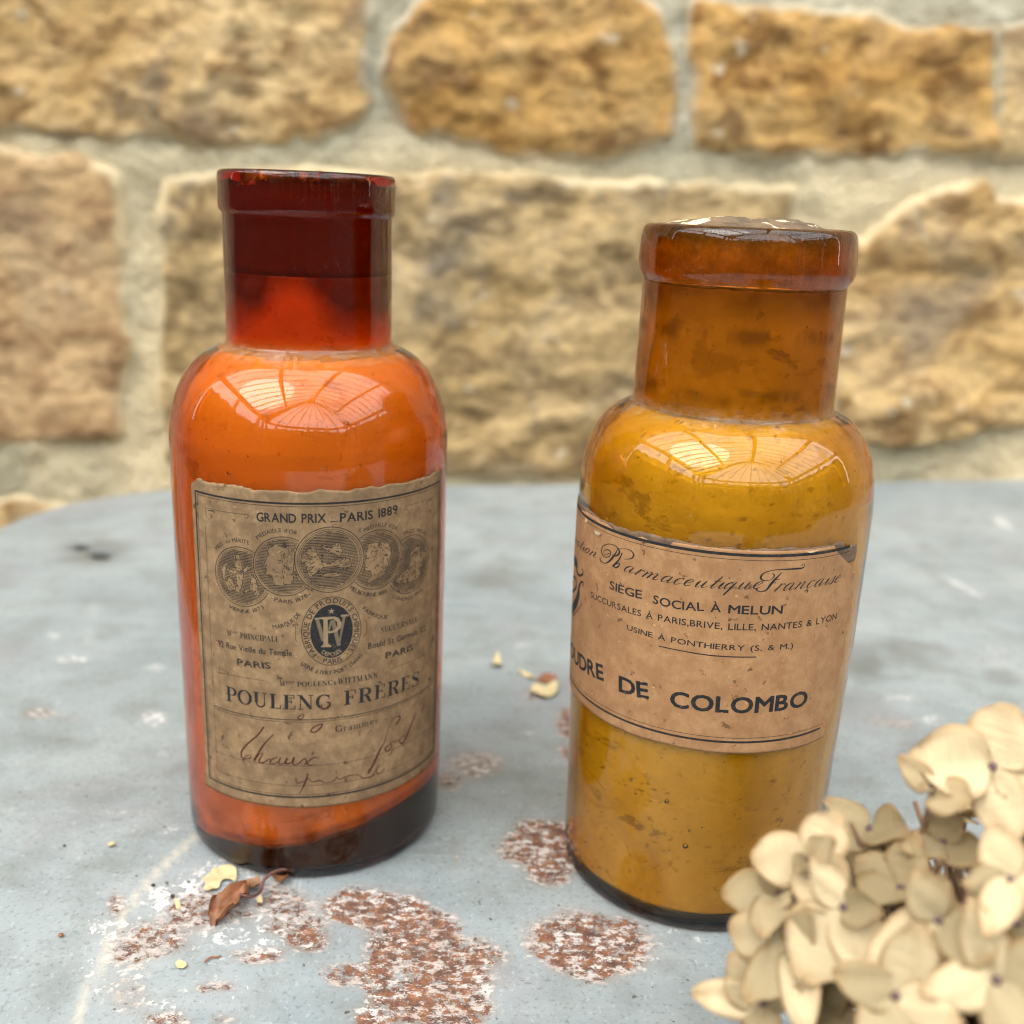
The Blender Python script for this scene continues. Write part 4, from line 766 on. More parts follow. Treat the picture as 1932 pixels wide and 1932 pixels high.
def strip2d(st, f):
    """ribbon for one stroke; f maps (x, y) -> (s, z); widths already in cm"""
    P = np.array([f(x, y) for x, y, w_ in st]); Wd = np.array([w_ for _, _, w_ in st]); T = np.gradient(P, axis=0); T /= np.linalg.norm(T, axis=1, keepdims=True) + 1e-12
    Nn = np.stack([-T[:, 1], T[:, 0]], 1); V = []
    for p, n_, w_ in zip(P, Nn, Wd): V += [p + n_ * w_ / 2, p - n_ * w_ / 2]
    return V, [(2 * i, 2 * i + 1, 2 * i + 3, 2 * i + 2) for i in range(len(P) - 1)]
class Print:
    def __init__(s, b, parent, h): s.b, s.p, s.h = b, parent, h
    def put(s, name, V, Fc, mat, dh=0.):
        V3 = [s.b.on(x, z, s.h + dh) for x, z in V]
        # every face looks outwards
        F2 = []
        for f in Fc:
            a, b_, c = V[f[0]], V[f[1]], V[f[2]]
            F2.append(tuple(f) if (b_[0] - a[0]) * (c[1] - a[1]) - (b_[1] - a[1]) * (c[0] - a[0]) > 0 else tuple(f)[::-1])
        return obj(name, mesh(name, V3, F2, mat, False), s.p)
    def strokes(s, name, L, mat, k=1., dh=0., n=5):
        V, Fc = [], []
        for st in L:
            st = np.array([list(q[:3]) for q in st], float)
            if len(st) > 2: st = smooth_path(st, n)
            st = [(a, b_, max(w_ * k, .004)) for a, b_, w_ in st]
            v, f = strip2d(st, lambda x, y: (x, y)); o_ = len(V); V += [tuple(q) for q in v]; Fc += [tuple(i + o_ for i in q) for q in f]
        return s.put(name, V, Fc, mat, dh)
def path3(b3):
    P = np.array(b3, float)
    t = np.linspace(0, 1, 41)[:, None]; d0 = np.hypot(*(P[1] - P[0])); d1 = np.hypot(*(P[2] - P[1])); m_ = d0 / (d0 + d1)
    L0 = (t - m_) * (t - 1) / ((0 - m_) * (0 - 1)); L1 = t * (t - 1) / (m_ * (m_ - 1)); L2 = t * (t - m_) / ((1 - m_))
    C_ = L0 * P[0] + L1 * P[1] + L2 * P[2]; s_ = np.concatenate([[0], np.cumsum(np.hypot(*np.diff(C_, axis=0).T))])
    return C_, s_
def layout(kind, text, curve, h, wt, gap=None):
    """glyph geometry of a line of print along a curve, in (s, z) cm"""
    C_, S_ = curve; V, Fc = [], []
    if kind in ('sans', 'outl'):
        adv = [(.28 if c == ' ' else GL[(c, wt)][2]) for c in text]; unit = CAPH; g = .11 if gap is None else gap
    else:
        D_ = SER if kind == 'serif' else CUR; adv = [(.5 if c == ' ' else D_[c][0]) for c in text]; unit = 1.; g = .05 if kind == 'serif' else -.04
    tot = sum(adv) + g * (len(text) - 1); sy = h / unit; sx_ = S_[-1] / tot; x = 0.
    for c, a in zip(text, adv):
        if c != ' ':
            def f(px, py, x=x):
                q = (x + a / 2) * sx_; i = min(max(np.searchsorted(S_, q) - 1, 0), len(S_) - 2); t = (q - S_[i]) / (S_[i + 1] - S_[i])
                P0 = C_[i] + t * (C_[i + 1] - C_[i]); T = C_[min(i + 2, len(C_) - 1)] - C_[max(i - 1, 0)]; T = T / (np.linalg.norm(T) + 1e-9)
                dx = (px - a / 2) * sx_; dy = py * sy
                return np.array([P0[0] + T[0] * dx - T[1] * dy, P0[1] + T[1] * dx + T[0] * dy])
            if kind in ('sans', 'outl'):
                P, F_, _ = GL[(c, wt)]; o_ = len(V); V += [tuple(f(p[0], p[1])) for p in P]; Fc += [tuple(i + o_ for i in q) for q in F_]
            else:
                for st in D_[c][1]:
                    st = smooth_path(st, 4) if len(st) > 2 else st
                    v, ff = strip2d([(p[0], p[1], p[2] * (sy * .55 + sx_ * .45)) for p in st], f); o_ = len(V); V += [tuple(q) for q in v]; Fc += [tuple(i + o_ for i in q) for q in ff]
        x += a + g
    return V, Fc
ACC = {'SIEGE': 'SIÈGE', 'A': 'À', 'SUCCURSALES A PARIS,BRIVE, LILLE, NANTES & LYON': 'SUCCURSALES À PARIS,BRIVE, LILLE, NANTES & LYON', 'USINE A PONTHIERRY (S. & M.)': 'USINE À PONTHIERRY (S. & M.)', 'DEPOSE': 'DÉPOSÉ', 'DEPOSEE': 'DEPOSÉE', 'USINE A IVRY-PORT (Seine)': 'USINE à IVRY-PORT (Seine)', 'PARIS 1878': 'PARIS 1878', 'eration': 'ération', 'rancaise': 'rançaise', 'MED. du MERITE': 'MED. du MÉRITE'}
TX = TR['text']; LINES1 = [t for t in TX[:30]]; LINES2 = TX[30:]
need = set()
RINGT = 'FABRIQUE DE PRODUITS CHIMIQUES'
for f_, t_, b_, h_, w_ in TX + [TR['S']['deposee']]:
    if f_ in ('sans', 'outl'):
        for c in ACC.get(t_, t_): need.add((c, w_))
for c in RINGT + 'PARIS': need.add((c, .03))
need.add(('H', 0.)); need.discard((' ', 0.)); build_glyphs([q for q in need if q[0] != ' '])
CAPH = GL[('H', 0.)][0][:, 1].max()

# ---- left label
lab1 = sheet(B1, 'label', -2.30, 4.30, lambda s: 1.98 + .012 * n1(s, 3., 2.) , lambda s: 9.47 + .05 * n1(s, 1., 2.3) + .018 * n1(s, 8., 9), PAP1, ns=240, nz=120, parent=t1,
             lft=lambda z: -2.30 + .02 * n1(z, 2., 1.6) + (.22 if z > 9.3 else 0) * max(0, (z - 9.3) / .15) + (-.06 if z < 2.3 else 0), rgt=lambda z: 4.34 + .025 * n1(z, 5., 2.5))
lab1['label'] = 'foxed grey-brown engraved label with five medals'
H1 = .0205; pr1 = Print(B1, lab1, H1)
def rect(l, r, b_, t_, w_): return [[(l, b_, w_), (l, t_, w_)], [(l, t_, w_), ((l + r) / 2, t_, w_), (r, t_, w_)], [(r, t_, w_), (r, b_, w_)], [(r, b_, w_), ((l + r) / 2, b_, w_), (l, b_, w_)]]
def dense_h(L):   # cut long straight strokes so that they follow the curve of the glass
    out = []
    for st in L:
        a, b_ = np.array(st[0], float), np.array(st[-1], float); n = max(2, int(np.hypot(*(b_ - a)[:2]) / .12)); out.append([tuple(a + (b_ - a) * k / n) for k in range(n + 1)])
    return out
def hold(st): return dense_h([[p, q] for s_ in st for p, q in zip(s_[:-1], s_[1:])])
pr1.strokes('border_line', hold(rect(-2.155, 4.155, 2.25, 9.19, .042)), INK1, n=1)
pr1.strokes('border_line', hold(rect(-2.09, 4.075, 2.315, 9.125, .012)), INKH, n=1)
pr1.strokes('border_line', hold([[(-1.86, 8.45, .011), (-1.86, 2.55, .011)], [(3.80, 8.5, .011), (3.80, 2.55, .011)], [(-1.86, 4.20, .022), (3.79, 4.20, .022)], [(-1.86, 4.145, .012), (3.79, 4.145, .012)], [(-1.84, 3.045, .010), (3.78, 3.055, .010)], [(-1.86, 2.555, .010), (3.79, 2.54, .010)]]), INKH, n=1)
tag(pr1.strokes('flourish', [[(p[0], p[1], .010 + .008 * (p[2] - 1)) for p in q] for q in TR['S']['flour_tl']], INKH), kind='stuff')
for kind, text, b3, h, wt in LINES1:
    if text in ('GRAND PRIX', 'PARIS 1889'): h = .19
    if text == '_': continue
    if text == 'FRERES': text = 'FRERES'
    mat_ = INK1 if h > .17 or kind != 'outl' else INKH
    V, Fc = layout(kind, ACC.get(text, text), path3(b3), max(h, .085) if kind == 'sans' else h, wt); pr1.put('printed_text', V, Fc, mat_)
    if kind == 'outl':     # open shaded letters: a lighter offset under-print
        V2 = [(a + .022, b_ - .016) for a, b_ in V]; pr1.put('letter_shade', V2, Fc, INKH, -.0012)
    if h > .3:          # the heading has an offset hairline shade
        pr1.put('letter_shade', [(a + .034, b_ - .022) for a, b_ in V], Fc, INKH, -.004); pr1.put('letter_gap', [(a + .020, b_ - .013) for a, b_ in V], Fc, PAP1, -.002)
pr1.strokes('printed_text', [[(.985, 8.785, .02), (1.14, 8.785, .02)]], INK1)
pr1.strokes('printed_text', [[(2.06, 4.90, .03), (2.14, 4.85, .03)]], INK1)
# medals
circ = TR['circles']; order = {0: [1], 1: [2], 2: [], 3: [2], 4: [3]}
rm_ = random.Random(12)
figs = {0: ['fig1a', 'fig1b'], 1: ['head2'], 2: ['fig3a', 'fig3b', 'fig3c'], 3: ['head4'], 4: ['fig5']}
def inpoly(x, z, poly):
    c = False; n = len(poly)
    for i in range(n):
        ax, az = poly[i]; bx, bz = poly[(i + 1) % n]
        if ((az > z) != (bz > z)) and (x < (bx - ax) * (z - az) / (bz - az + 1e-12) + ax): c = not c
    return c
for k, (cx, cz, r, _) in enumerate(circ):
    cov = [circ[j] for j in order[k]]
    ok = lambda x, z: all((x - q[0]) ** 2 + (z - q[1]) ** 2 > (q[2] + .012) ** 2 for q in cov)
    L = []
    for rr, ww in ((r, .018), (r * .93, .009)) + (((r * .88, .012),) if k == 2 else ()):
        run = []
        for a in range(97):
            x, z = cx + rr * math.cos(a * PI / 48), cz + rr * math.sin(a * PI / 48)
            if ok(x, z): run.append((x, z, ww))
            else:
                if len(run) > 1: L.append(run)
                run = []
        if len(run) > 1: L.append(run)
    polys = [TR['S'][f] for f in figs[k]]; ri = r * (.90 if k != 2 else .85); z = cz - ri + .02; V, Fc = [], []
    while z < cz + ri:
        run = []; hw = math.sqrt(max(ri * ri - (z - cz) ** 2, 0)); x = cx - hw
        while x < cx + hw + .02:
            inside = ok(x, z) and not any(inpoly(x, z, p) for p in polys) and x < cx + hw
            if inside: run.append((x, z, .019 + .005 * vnoise(x * 6, z * 6, k) * 1.))
            else:
                if len(run) > 1: L.append(run)
                run = []
            x += .03
        if len(run) > 1: L.append(run)
        z += .034
    # the relief: contour, and shading strokes that follow the forms
    for p in polys:
        L.append([(a, b_, .016) for a, b_ in p] + [(p[0][0], p[0][1], .016)])
        P = np.array(p); x0, z0 = P.min(0); x1, z1 = P.max(0); dens = 150 if k in (1, 3) else 260
        for q in range(int(dens * (x1 - x0) * (z1 - z0) * 1.2)):
            x, z = rm_.uniform(x0, x1), rm_.uniform(z0, z1)
            if k in (1, 3) and x < cx + (-.05 if k == 1 else -.12) and rm_.random() < .85: continue     # the smooth face
            a = 3 * float(fbm(x * 3, z * 3, k + .5, 2)); ln = rm_.uniform(.03, .09); st = []
            for u_ in range(5):
                xx, zz_ = x + math.cos(a) * ln * u_ / 4, z + math.sin(a) * ln * u_ / 4; a += .25
                if inpoly(xx, zz_, p) and ok(xx, zz_): st.append((xx, zz_, .016 * math.sin(PI * (u_ + .7) / 5.4)))
            if len(st) > 2: L.append(st)
    if k == 1:
        L += [[(cx - .12, cz + .12, .02), (cx - .06, cz + .14, .022), (cx - .02, cz + .10, .016)], [(cx - .12, cz + .08, .014), (cx - .05, cz + .08, .014)], [(cx - .2, cz - .14, .014), (cx - .11, cz - .13, .016)]]
    if k == 3:
        L += [[(cx - .27, cz + .08, .02), (cx - .2, cz + .06, .022), (cx - .17, cz + .08, .012)], [(cx - .3, cz - .14, .014), (cx - .22, cz - .14, .014)]]
    o_ = pr1.strokes('medal_engraving', L, INKH, n=1)
# the trademark oval
cx, cz, a_o, b_o = TR['oval_out']; _, _, a_i, b_i = TR['oval_in']; cz = 6.292
E_ = lambda a, b_, t: (cx + a * math.cos(t), cz + b_ * math.sin(t))
V = [(cx, cz)] + [E_(a_i, b_i, 2 * PI * k / 72) for k in range(72)]; Fc = [(0, 1 + k, 1 + (k + 1) % 72) for k in range(72)]
for rr_ in (.33, .66):
    pass
Vd, Fd = [], []
for q in range(9):
    f0, f1 = q / 9, (q + 1) / 9
    for k in range(72):
        t0, t1_ = 2 * PI * k / 72, 2 * PI * (k + 1) / 72; o_ = len(Vd); Vd += [E_(a_i * f0 + 1e-4, b_i * f0 + 1e-4, t0), E_(a_i * f1, b_i * f1, t0), E_(a_i * f1, b_i * f1, t1_), E_(a_i * f0 + 1e-4, b_i * f0 + 1e-4, t1_)]; Fd.append((o_, o_ + 1, o_ + 2, o_ + 3))
mono = pr1.put('trademark_oval', Vd, Fd, INK1)
pr1.strokes('trademark_ring', [[(*E_(a_o, b_o, 2 * PI * k / 96), .015) for k in range(97)]], INK1, n=1)
def ecurve(a, b_, d0, d1): 
    t = np.radians(np.linspace(d0, d1, 120)); C_ = np.stack([cx + a * np.cos(t), cz + b_ * np.sin(t)], 1); return C_, np.concatenate([[0], np.cumsum(np.hypot(*np.diff(C_, axis=0).T))])
V, Fc = layout('sans', RINGT, ecurve(a_i + .035, b_i + .035, 231, -46), .115, .03); pr1.put('printed_text', V, Fc, INK1)
V, Fc = layout('sans', 'PARIS', ecurve(a_o - .03, b_o - .03, 250, 292), .115, .03); pr1.put('printed_text', V, Fc, INK1)
pr1.strokes('printed_text', [[(*E_(a_o - .09, b_o - .09, math.radians(q)), .03), (E_(a_o - .09, b_o - .09, math.radians(q))[0] + .02, E_(a_o - .09, b_o - .09, math.radians(q))[1], .03)] for q in (236, 306)], INK1)
PAPL = plain('bare_paper_letters', (0.231, 0.163, 0.092), .8, .12, 900, .1)
PAPD = plain('toned_paper_letters', (0.136, 0.099, 0.058), .8, .12, 900, .1)
W_ = TR['S']['mono_W']; pr1.strokes('monogram_letter', [[(p[0], p[1], .0095 * p[2]) for p in q] for q in W_], PAPD, dh=.0015)
pr1.strokes('monogram_letter', [[(p[0], p[1], .009 * p[2]) for p in q] for q in TR['S']['mono_Ws']], PAPL, dh=.0017)
def polyfill(outer, hole=None):
    bm = bmesh.new(); loops = []
    for lp in [outer] + ([hole] if hole else []):
        vs = [bm.verts.new((p[0], p[1], 0)) for p in lp]
        for i in range(len(vs)): bm.edges.new((vs[i], vs[(i + 1) % len(vs)]))
    bmesh.ops.triangle_fill(bm, edges=bm.edges[:], use_beauty=True); bm.verts.index_update()
    V = [(v.co.x, v.co.y) for v in bm.verts]; Fc = [tuple(v.index for v in f.verts) for f in bm.faces]; bm.free(); return V, Fc
V, Fc = polyfill(TR['S']['mono_P'], TR['S']['mono_Phole']); pr1.put('monogram_letter', V, Fc, PAPL, .0032)
sx0, sz0 = TR['S']['star']; sp = []
for k in range(10): rr_ = .075 if k % 2 == 0 else .030; sp.append((sx0 + rr_ * math.sin(k * PI / 5), sz0 + rr_ * math.cos(k * PI / 5)))
V, Fc = polyfill(sp); pr1.put('star_mark', V, Fc, PAPL, .0015)
q = TR['S']['deposee']; V, Fc = layout('sans', 'DEPOSÉE', path3(q[2]), .09, q[4]); pr1.put('printed_text', V, Fc, PAPL, .0015)
pr1.strokes('handwriting', TR['S']['hand'], PENH, .0155, .0012)
pr1.strokes('dotted_rule', [[(a, a2, .006), (a + .03, a2, .006)] for a, a2 in [(-.75 + .06 * k, 3.60) for k in range(28)]], INKH)

# ---- right label (runs on round the left of the bottle)
torn = np.array(sorted([tuple(q[:2]) for q in TR['S']['torn'][:26]]))
tz = lambda s: float(np.interp(s, torn[:, 0], torn[:, 1])) + .012 * n1(s, 4., 8)
def rg2(z): return float(np.interp(z, [4.4, 4.75, 5.2, 6., 7.2, 8.2, 9.], [2.35, 2.50, 2.62, 2.74, 2.80, 2.78, 2.45])) + .03 * n1(z, 6., 2.5)
lab2 = sheet(B2, 'label', -8.2, 2.6, lambda s: 4.55 + .02 * n1(s, 3., 1.7), lambda s: min(tz(s), 9.02) if s > -5 else 8.95 + .03 * n1(s, 2., 2), PAP2, h=.014, ns=330, nz=90, parent=t2, rgt=rg2)
lab2['label'] = 'tan pharmacy label torn along its top and right edges'
sheet(B2, 'glue_residue', -8.25, 2.75, lambda s: 8.55, lambda s: (9.06 if s < 2.2 else 8.9) + .035 * n1(s, 7., 1.5) + .03 * n1(s, 17., 7), RES2, h=.003, th=.008, ns=260, nz=8, parent=t2, rgt=lambda z: 2.66 + .05 * n1(z, 9., 4))
pr2 = Print(B2, lab2, .0285)
pr2.strokes('border_line', hold([[(-7.9, 8.905, .060), (2.33, 8.93, .060)]]), INK2, n=1); pr2.strokes('border_line', hold([[(-7.9, 8.81, .011), (2.40, 8.825, .011)]]), INK2, n=1)
pr2.strokes('border_line', hold([[(-7.9, 4.76, .048), (2.22, 4.83, .048)]]), INK2, n=1); pr2.strokes('border_line', hold([[(-7.9, 4.865, .011), (2.28, 4.925, .011)]]), INK2, n=1)
for kind, text, b3, h, wt in LINES2:
    if kind == 'curs': h = .150 if text != 'eration' else .135
    if text in ('SIEGE', 'SOCIAL', 'A', 'MELUN'): h = .175
    if text.startswith('SUCC'): h = .135
    if text.startswith('USINE'): h = .115
    if text in ('POUDRE', 'DE', 'COLOMBO'): h = .345
    V, Fc = layout(kind, ACC.get(text, text), path3(b3), h, wt); pr2.put('printed_text', V, Fc, INK2)
pr2.strokes('printed_capital', [[(p[0], p[1], .0105 * p[2]) for p in q] for q in TR['S']['script1']], INK2)
pr2.strokes('printed_capital', [[(p[0], p[1], .0105 * p[2]) for p in q] for q in TR['S']['script2']], INK2)
pr2.strokes('rule', hold([[(p[0], p[1], .024) for p in TR['S']['uline']]]), INK2, n=1)
pr2.strokes('crest', [[(p[0], p[1], .019 * p[2]) for p in q] for q in TR['S']['crest']], INK2)
# paper slivers lifted along the tear
for (s_, z_, w_, hh) in ((-4.05, 8.86, .22, .09), (-3.55, 8.74, .28, .10), (1.1, 8.985, .3, .04)):
    V = [(s_, z_), (s_ + w_, z_ + .015), (s_ + w_ * .6, z_ - hh), (s_ + w_ * .3, z_ - hh * .7)]
    V3 = [B2.on(x, z, .034 + .02 * (i % 2)) for i, (x, z) in enumerate(V)]
    V3 += [B2.on(x, z, .030 + .02 * (i % 2)) for i, (x, z) in enumerate(V)]
    obj('paper_sliver', mesh('paper_sliver', V3, [(3, 2, 1, 0), (4, 5, 6, 7), (0, 1, 5, 4), (1, 2, 6, 5), (2, 3, 7, 6), (3, 0, 4, 7)], plain('torn_paper_fibre', (.42, .30, .19), .9, .1, 300, .1) if 'torn_paper_fibre' not in bpy.data.materials else bpy.data.materials['torn_paper_fibre'], False), t2)
# ================================================================ dried hydrangea head, out of focus in front
m = M('dried_petal'); tc_ = m.co('Object'); info = m.n('ShaderNodeObjectInfo'); sep = m.n('ShaderNodeSeparateColor'); m.l(info.outputs['Color'], sep.inputs[0])
uv = m.co('UV'); su = m.n('ShaderNodeSeparateXYZ'); m.l(uv, su.inputs[0])
c = m.mix(sep.outputs[0], (.56, .43, .25), (.76, .62, .40)); c = m.mix(sep.outputs[1], c, (.27, .21, .11)); c = m.mix(m.ramp(m.noise(120, 4, .6), (.5, 0), (.75, .35)), c, (.60, .36, .15))
c = m.mix(m.ramp(m.attr('rim'), (.72, 0), (1., .6)), c, (.44, .25, .10))
m.color(c).rough(.75); m.b.inputs['Specular IOR Level'].default_value = .2
vein = m.noise(260, 4, .6, m.scaled((1, 6, 1)), .3); m.bump(vein, .7, .0008)
tr_ = m.n('ShaderNodeBsdfTranslucent'); m.l(c, tr_.inputs['Color']); ms = m.n('ShaderNodeMixShader'); ms.inputs[0].default_value = .34
m.l(m.b.outputs[0], ms.inputs[1]); m.l(tr_.outputs[0], ms.inputs[2]); m.l(ms.outputs[0], m.out.inputs['Surface']); PETAL = m.m
STEM = plain('dry_brown_stalk', (.20, .115, .06), .8, .25, 120); BUD = plain('dark_flower_eye', (.10, .055, .06), .7, .2, 200)
def petal_mesh(seed, L=1., W_=.85, cup=.16, curl=.12, notch=0.):
    rp = random.Random(seed); nu_, nv_ = 9, 9; V = []; rim = []
    tip = rp.uniform(-.05, .12); sk = rp.uniform(-.08, .08); wv = rp.uniform(0, 6)
    for j in range(nv_):
        v_ = j / (nv_ - 1)
        for i in range(nu_):
            u_ = i / (nu_ - 1) * 2 - 1
            wd = W_ * .5 * (math.sin(PI * min(1, (v_ * .86 + .05)) ** .80) ** .62) * (1 + .03 * math.sin(7 * v_ + wv))
            if j == 0: wd = .045
            y = L * v_ + (tip * (1 - abs(u_)) - .10 * u_ * u_) * v_ * L
            if notch and v_ > .8: y -= notch * math.exp(-(u_ / .18) ** 2)
            x = u_ * wd + sk * v_ * v_
            z = cup * (u_ * u_) * wd * 2 + curl * math.sin(v_ * 2.2 + .2) * L + .03 * math.sin(5 * u_ + 6 * v_ + wv)
            V.append((x, y, z)); rim.append(max(abs(u_), v_))
    n = len(V); V += [(x, y, z - .009) for x, y, z in V]; rim += rim; f0 = gridf(nu_, nv_)
    Fc = f0 + [tuple(i + n for i in f[::-1]) for f in f0]
    bl = [j * nu_ for j in range(nv_)]; br = [j * nu_ + nu_ - 1 for j in range(nv_)]; tp = [(nv_ - 1) * nu_ + i for i in range(nu_)]; bt = list(range(nu_))
    for e in (bl[::-1], br, tp[::-1], bt):
        for a, b_ in zip(e[:-1], e[1:]): Fc.append((b_, a, a + n, b_ + n))
    me = mesh('petal', V, Fc, PETAL); at = me.attributes.new('rim', 'FLOAT', 'POINT'); at.data.foreach_set('value', np.array(rim, np.float32)); return me
PM = [petal_mesh(k, 1., random.Random(k + 50).uniform(.72, 1.02), random.Random(k + 9).uniform(-.12, .22), random.Random(k + 5).uniform(-.14, .16), .12 if k == 2 else 0) for k in range(9)]
eye_v, eye_f = [], []
for a in range(1, 6):
    for q in range(8): eye_v.append((.07 * math.sin(PI * a / 6) * math.cos(PI * q / 4), .07 * math.sin(PI * a / 6) * math.sin(PI * q / 4), .07 * math.cos(PI * a / 6)))
eye_f = [(a * 8 + q, (a + 1) * 8 + q, (a + 1) * 8 + (q + 1) % 8, a * 8 + (q + 1) % 8) for a in range(4) for q in range(8)] + [tuple(range(8)), tuple(range(39, 31, -1))]
HC = at_depth(1805, 1905, 13.3)         # heart of the flower head
HC = np.array([HC[0], HC[1], max(HC[2], 2.3)])
hyd = thing('dried_hydrangea', 'dried cream hydrangea flower head blurred in the lower right foreground', 'flower', (HC[0], HC[1], 0))
def look(nrm, roll):
    n = Vector(nrm).normalized(); q = n.to_track_quat('Z', 'Y'); return q.to_matrix() @ Matrix.Rotation(roll, 3, 'Z')
rp = random.Random(21)
eye_me = mesh('flower_eye', eye_v, eye_f, BUD)
def petal(fl, c, nrm, ang, size, lift=.2, me=None, tone=None, w_=1.):
    """c: where the petal joins, nrm: face normal of the floret, ang: direction round it, lift: how far it tips up"""
    o_ = obj('petal', me or rp.choice(PM), fl)
    Mx = look(nrm, ang) @ Matrix.Rotation(lift, 3, 'X')
    o_.matrix_world = Matrix.LocRotScale(None, Mx.to_quaternion(), Vector((size * w_, size, size)))
    o_.color = (tone[0], tone[1], 0, 1) if tone else (rp.uniform(.2, 1), rp.choice([0, 0, .1, .25, .5]), 0, 1)
    return o_
def floret(pos, nrm, n=4, size=.84, roll=None, spread=None, tone=None, stalk=True, spec=None):
    fl = obj('floret', eye_me, hyd, (pos[0] - HC[0], pos[1] - HC[1], pos[2]))
    roll = rp.uniform(0, 6.28) if roll is None else roll
    if spec:
        for (ang, sz, lift, w_, tn) in spec: petal(fl, None, nrm, math.radians(ang), sz * .83, lift, None, tn, w_)
    else:
        for k in range(n): petal(fl, None, nrm, roll + k * 2 * PI / n + rp.uniform(-.15, .15), size * rp.uniform(.85, 1.15), rp.uniform(-.2, .85), None, tone)
    if stalk:
        p0 = np.array(pos); p2 = HC + (p0 - HC) * .12; p1 = HC + (p0 - HC) * .55 + np.array([rp.uniform(-.3, .3) for _ in range(3)])
        v_, f_ = tube(smooth_path([p2 - [HC[0], HC[1], 0], p1 - [HC[0], HC[1], 0], p0 - [HC[0], HC[1], 0]], 5), [.05] * 5 + [.035] * 6, 6)
        obj('stalk', mesh('stalk', v_, f_, STEM), hyd)
    return fl
camv = lambda p: (_C - np.array(p)) / np.linalg.norm(_C - np.array(p))
def sph(px, py, R, yb=None):
    """where the line of sight meets a ball of radius R about the heart"""
    R = R * .90; d = ray(px, py); oc = _C - HC; b_ = d @ oc; q = b_ * b_ - (oc @ oc - R * R)
    t = (-b_ - math.sqrt(q)) if q > 0 else -b_
    return _C + d * t
key = []
def keyf(px, py, R, nmix, spec, size=1., push=0.):
    """a floret the photograph lets one pick out; petal angles are given as seen, clockwise from up"""
    p = sph(px, py, R) + camv(HC) * push; out = (p - HC) / np.linalg.norm(p - HC); cv_ = camv(p); nrm = cv_ * (1 - nmix) + out * nmix; nrm /= np.linalg.norm(nrm)
    # express 'as seen' angles in the floret's own frame
    Mx = look(nrm, 0); yv = Vector(_Un); upl = (Mx.transposed() @ yv); a0 = math.atan2(-upl.x, upl.y)
    floret(p, nrm, spec=[(math.degrees(a0) - a, s * size, l, w_, t) for a, s, l, w_, t in spec]); key.append((px, py))
cr_, gr, og, dk_ = (.95, 0), (.55, .55), (.15, 0), (.1, .6)  # gr and dk_ put the shade on petals into their colour
keyf(1873, 1447, 4.6, .15, [(268, 1.30, .15, 1.0, cr_), (20, 1.15, .25, 1.1, cr_), (172, 1.35, .1, .95, (.9, .15)), (100, 1.2, .1, 1., cr_)], 1.0, .0)
keyf(1758, 1487, 4.3, .3, [(300, .82, .7, .7, og), (122, .9, .7, 1., og), (215, .4, 1.1, .7, og)], 1.0)
keyf(1527, 1623, 4.3, .25, [(262, 1.0, .35, 1.1, (.8, .1)), (30, 1.0, .3, 1.0, cr_), (62, 1.1, 1.0, .55, cr_), (140, 1.0, .2, 1.05, cr_), (200, .6, 1., .7, gr)])
keyf(1469, 1686, 4.2, .4, [(250, 1.0, .25, 1.05, gr), (300, .6, 1.1, .5, gr), (170, 1.1, .7, .8, (.6, .4)), (110, .7, .9, .6, cr_)])
keyf(1592, 1712, 4.0, .2, [(200, 1.35, .15, 1.05, (.85, .2)), (150, 1.4, .2, .75, cr_), (320, .9, .4, .9, cr_), (90, .8, .7, .8, gr)])
keyf(1770, 1735, 4.0, .2, [(222, 1.5, .1, .75, cr_), (330, .9, .5, 1., (.7, .4)), (120, 1., .4, 1., gr)])
keyf(1905, 1660, 4.2, .3, [(340, .9, .2, 1.0, cr_), (200, 1.3, .5, .6, cr_), (90, 1.1, .2, 1., cr_), (255, .9, .6, .8, gr)])
keyf(1443, 1892, 4.1, .35, [(262, 1.25, .55, .6, cr_), (315, .9, .4, 1., (.6, .3)), (180, .9, .4, .8, gr), (60, .9, .5, .7, gr)])
keyf(1500, 1790, 4.0, .3, [(285, 1.15, .2, 1., (.75, .35)), (160, 1.4, .3, .6, cr_), (20, .9, .6, .8, gr), (210, 1.2, .4, .7, gr)])
keyf(1690, 1880, 4.0, .2, [(190, 1.1, .3, 1., (.7, .4)), (280, 1., .3, .8, gr), (20, 1.2, .2, .8, (.7, .3)), (100, 1.0, .3, .9, cr_)])
keyf(1880, 1850, 4.0, .2, [(160, 1.2, .3, .9, (.7, .4)), (250, 1.1, .2, .9, cr_), (340, 1.2, .3, .8, (.7, .2)), (70, 1.1, .3, .9, gr)])
keyf(1640, 1565, 3.4, .5, [(100, 1.0, .5, .9, dk_), (190, .9, .5, .8, gr), (280, .9, .6, .7, (.4, .5))])
keyf(1780, 1590, 3.2, .5, [(10, .8, .8, .8, (.4, .5)), (120, .9, .5, .9, dk_), (230, .9, .5, .9, gr)])
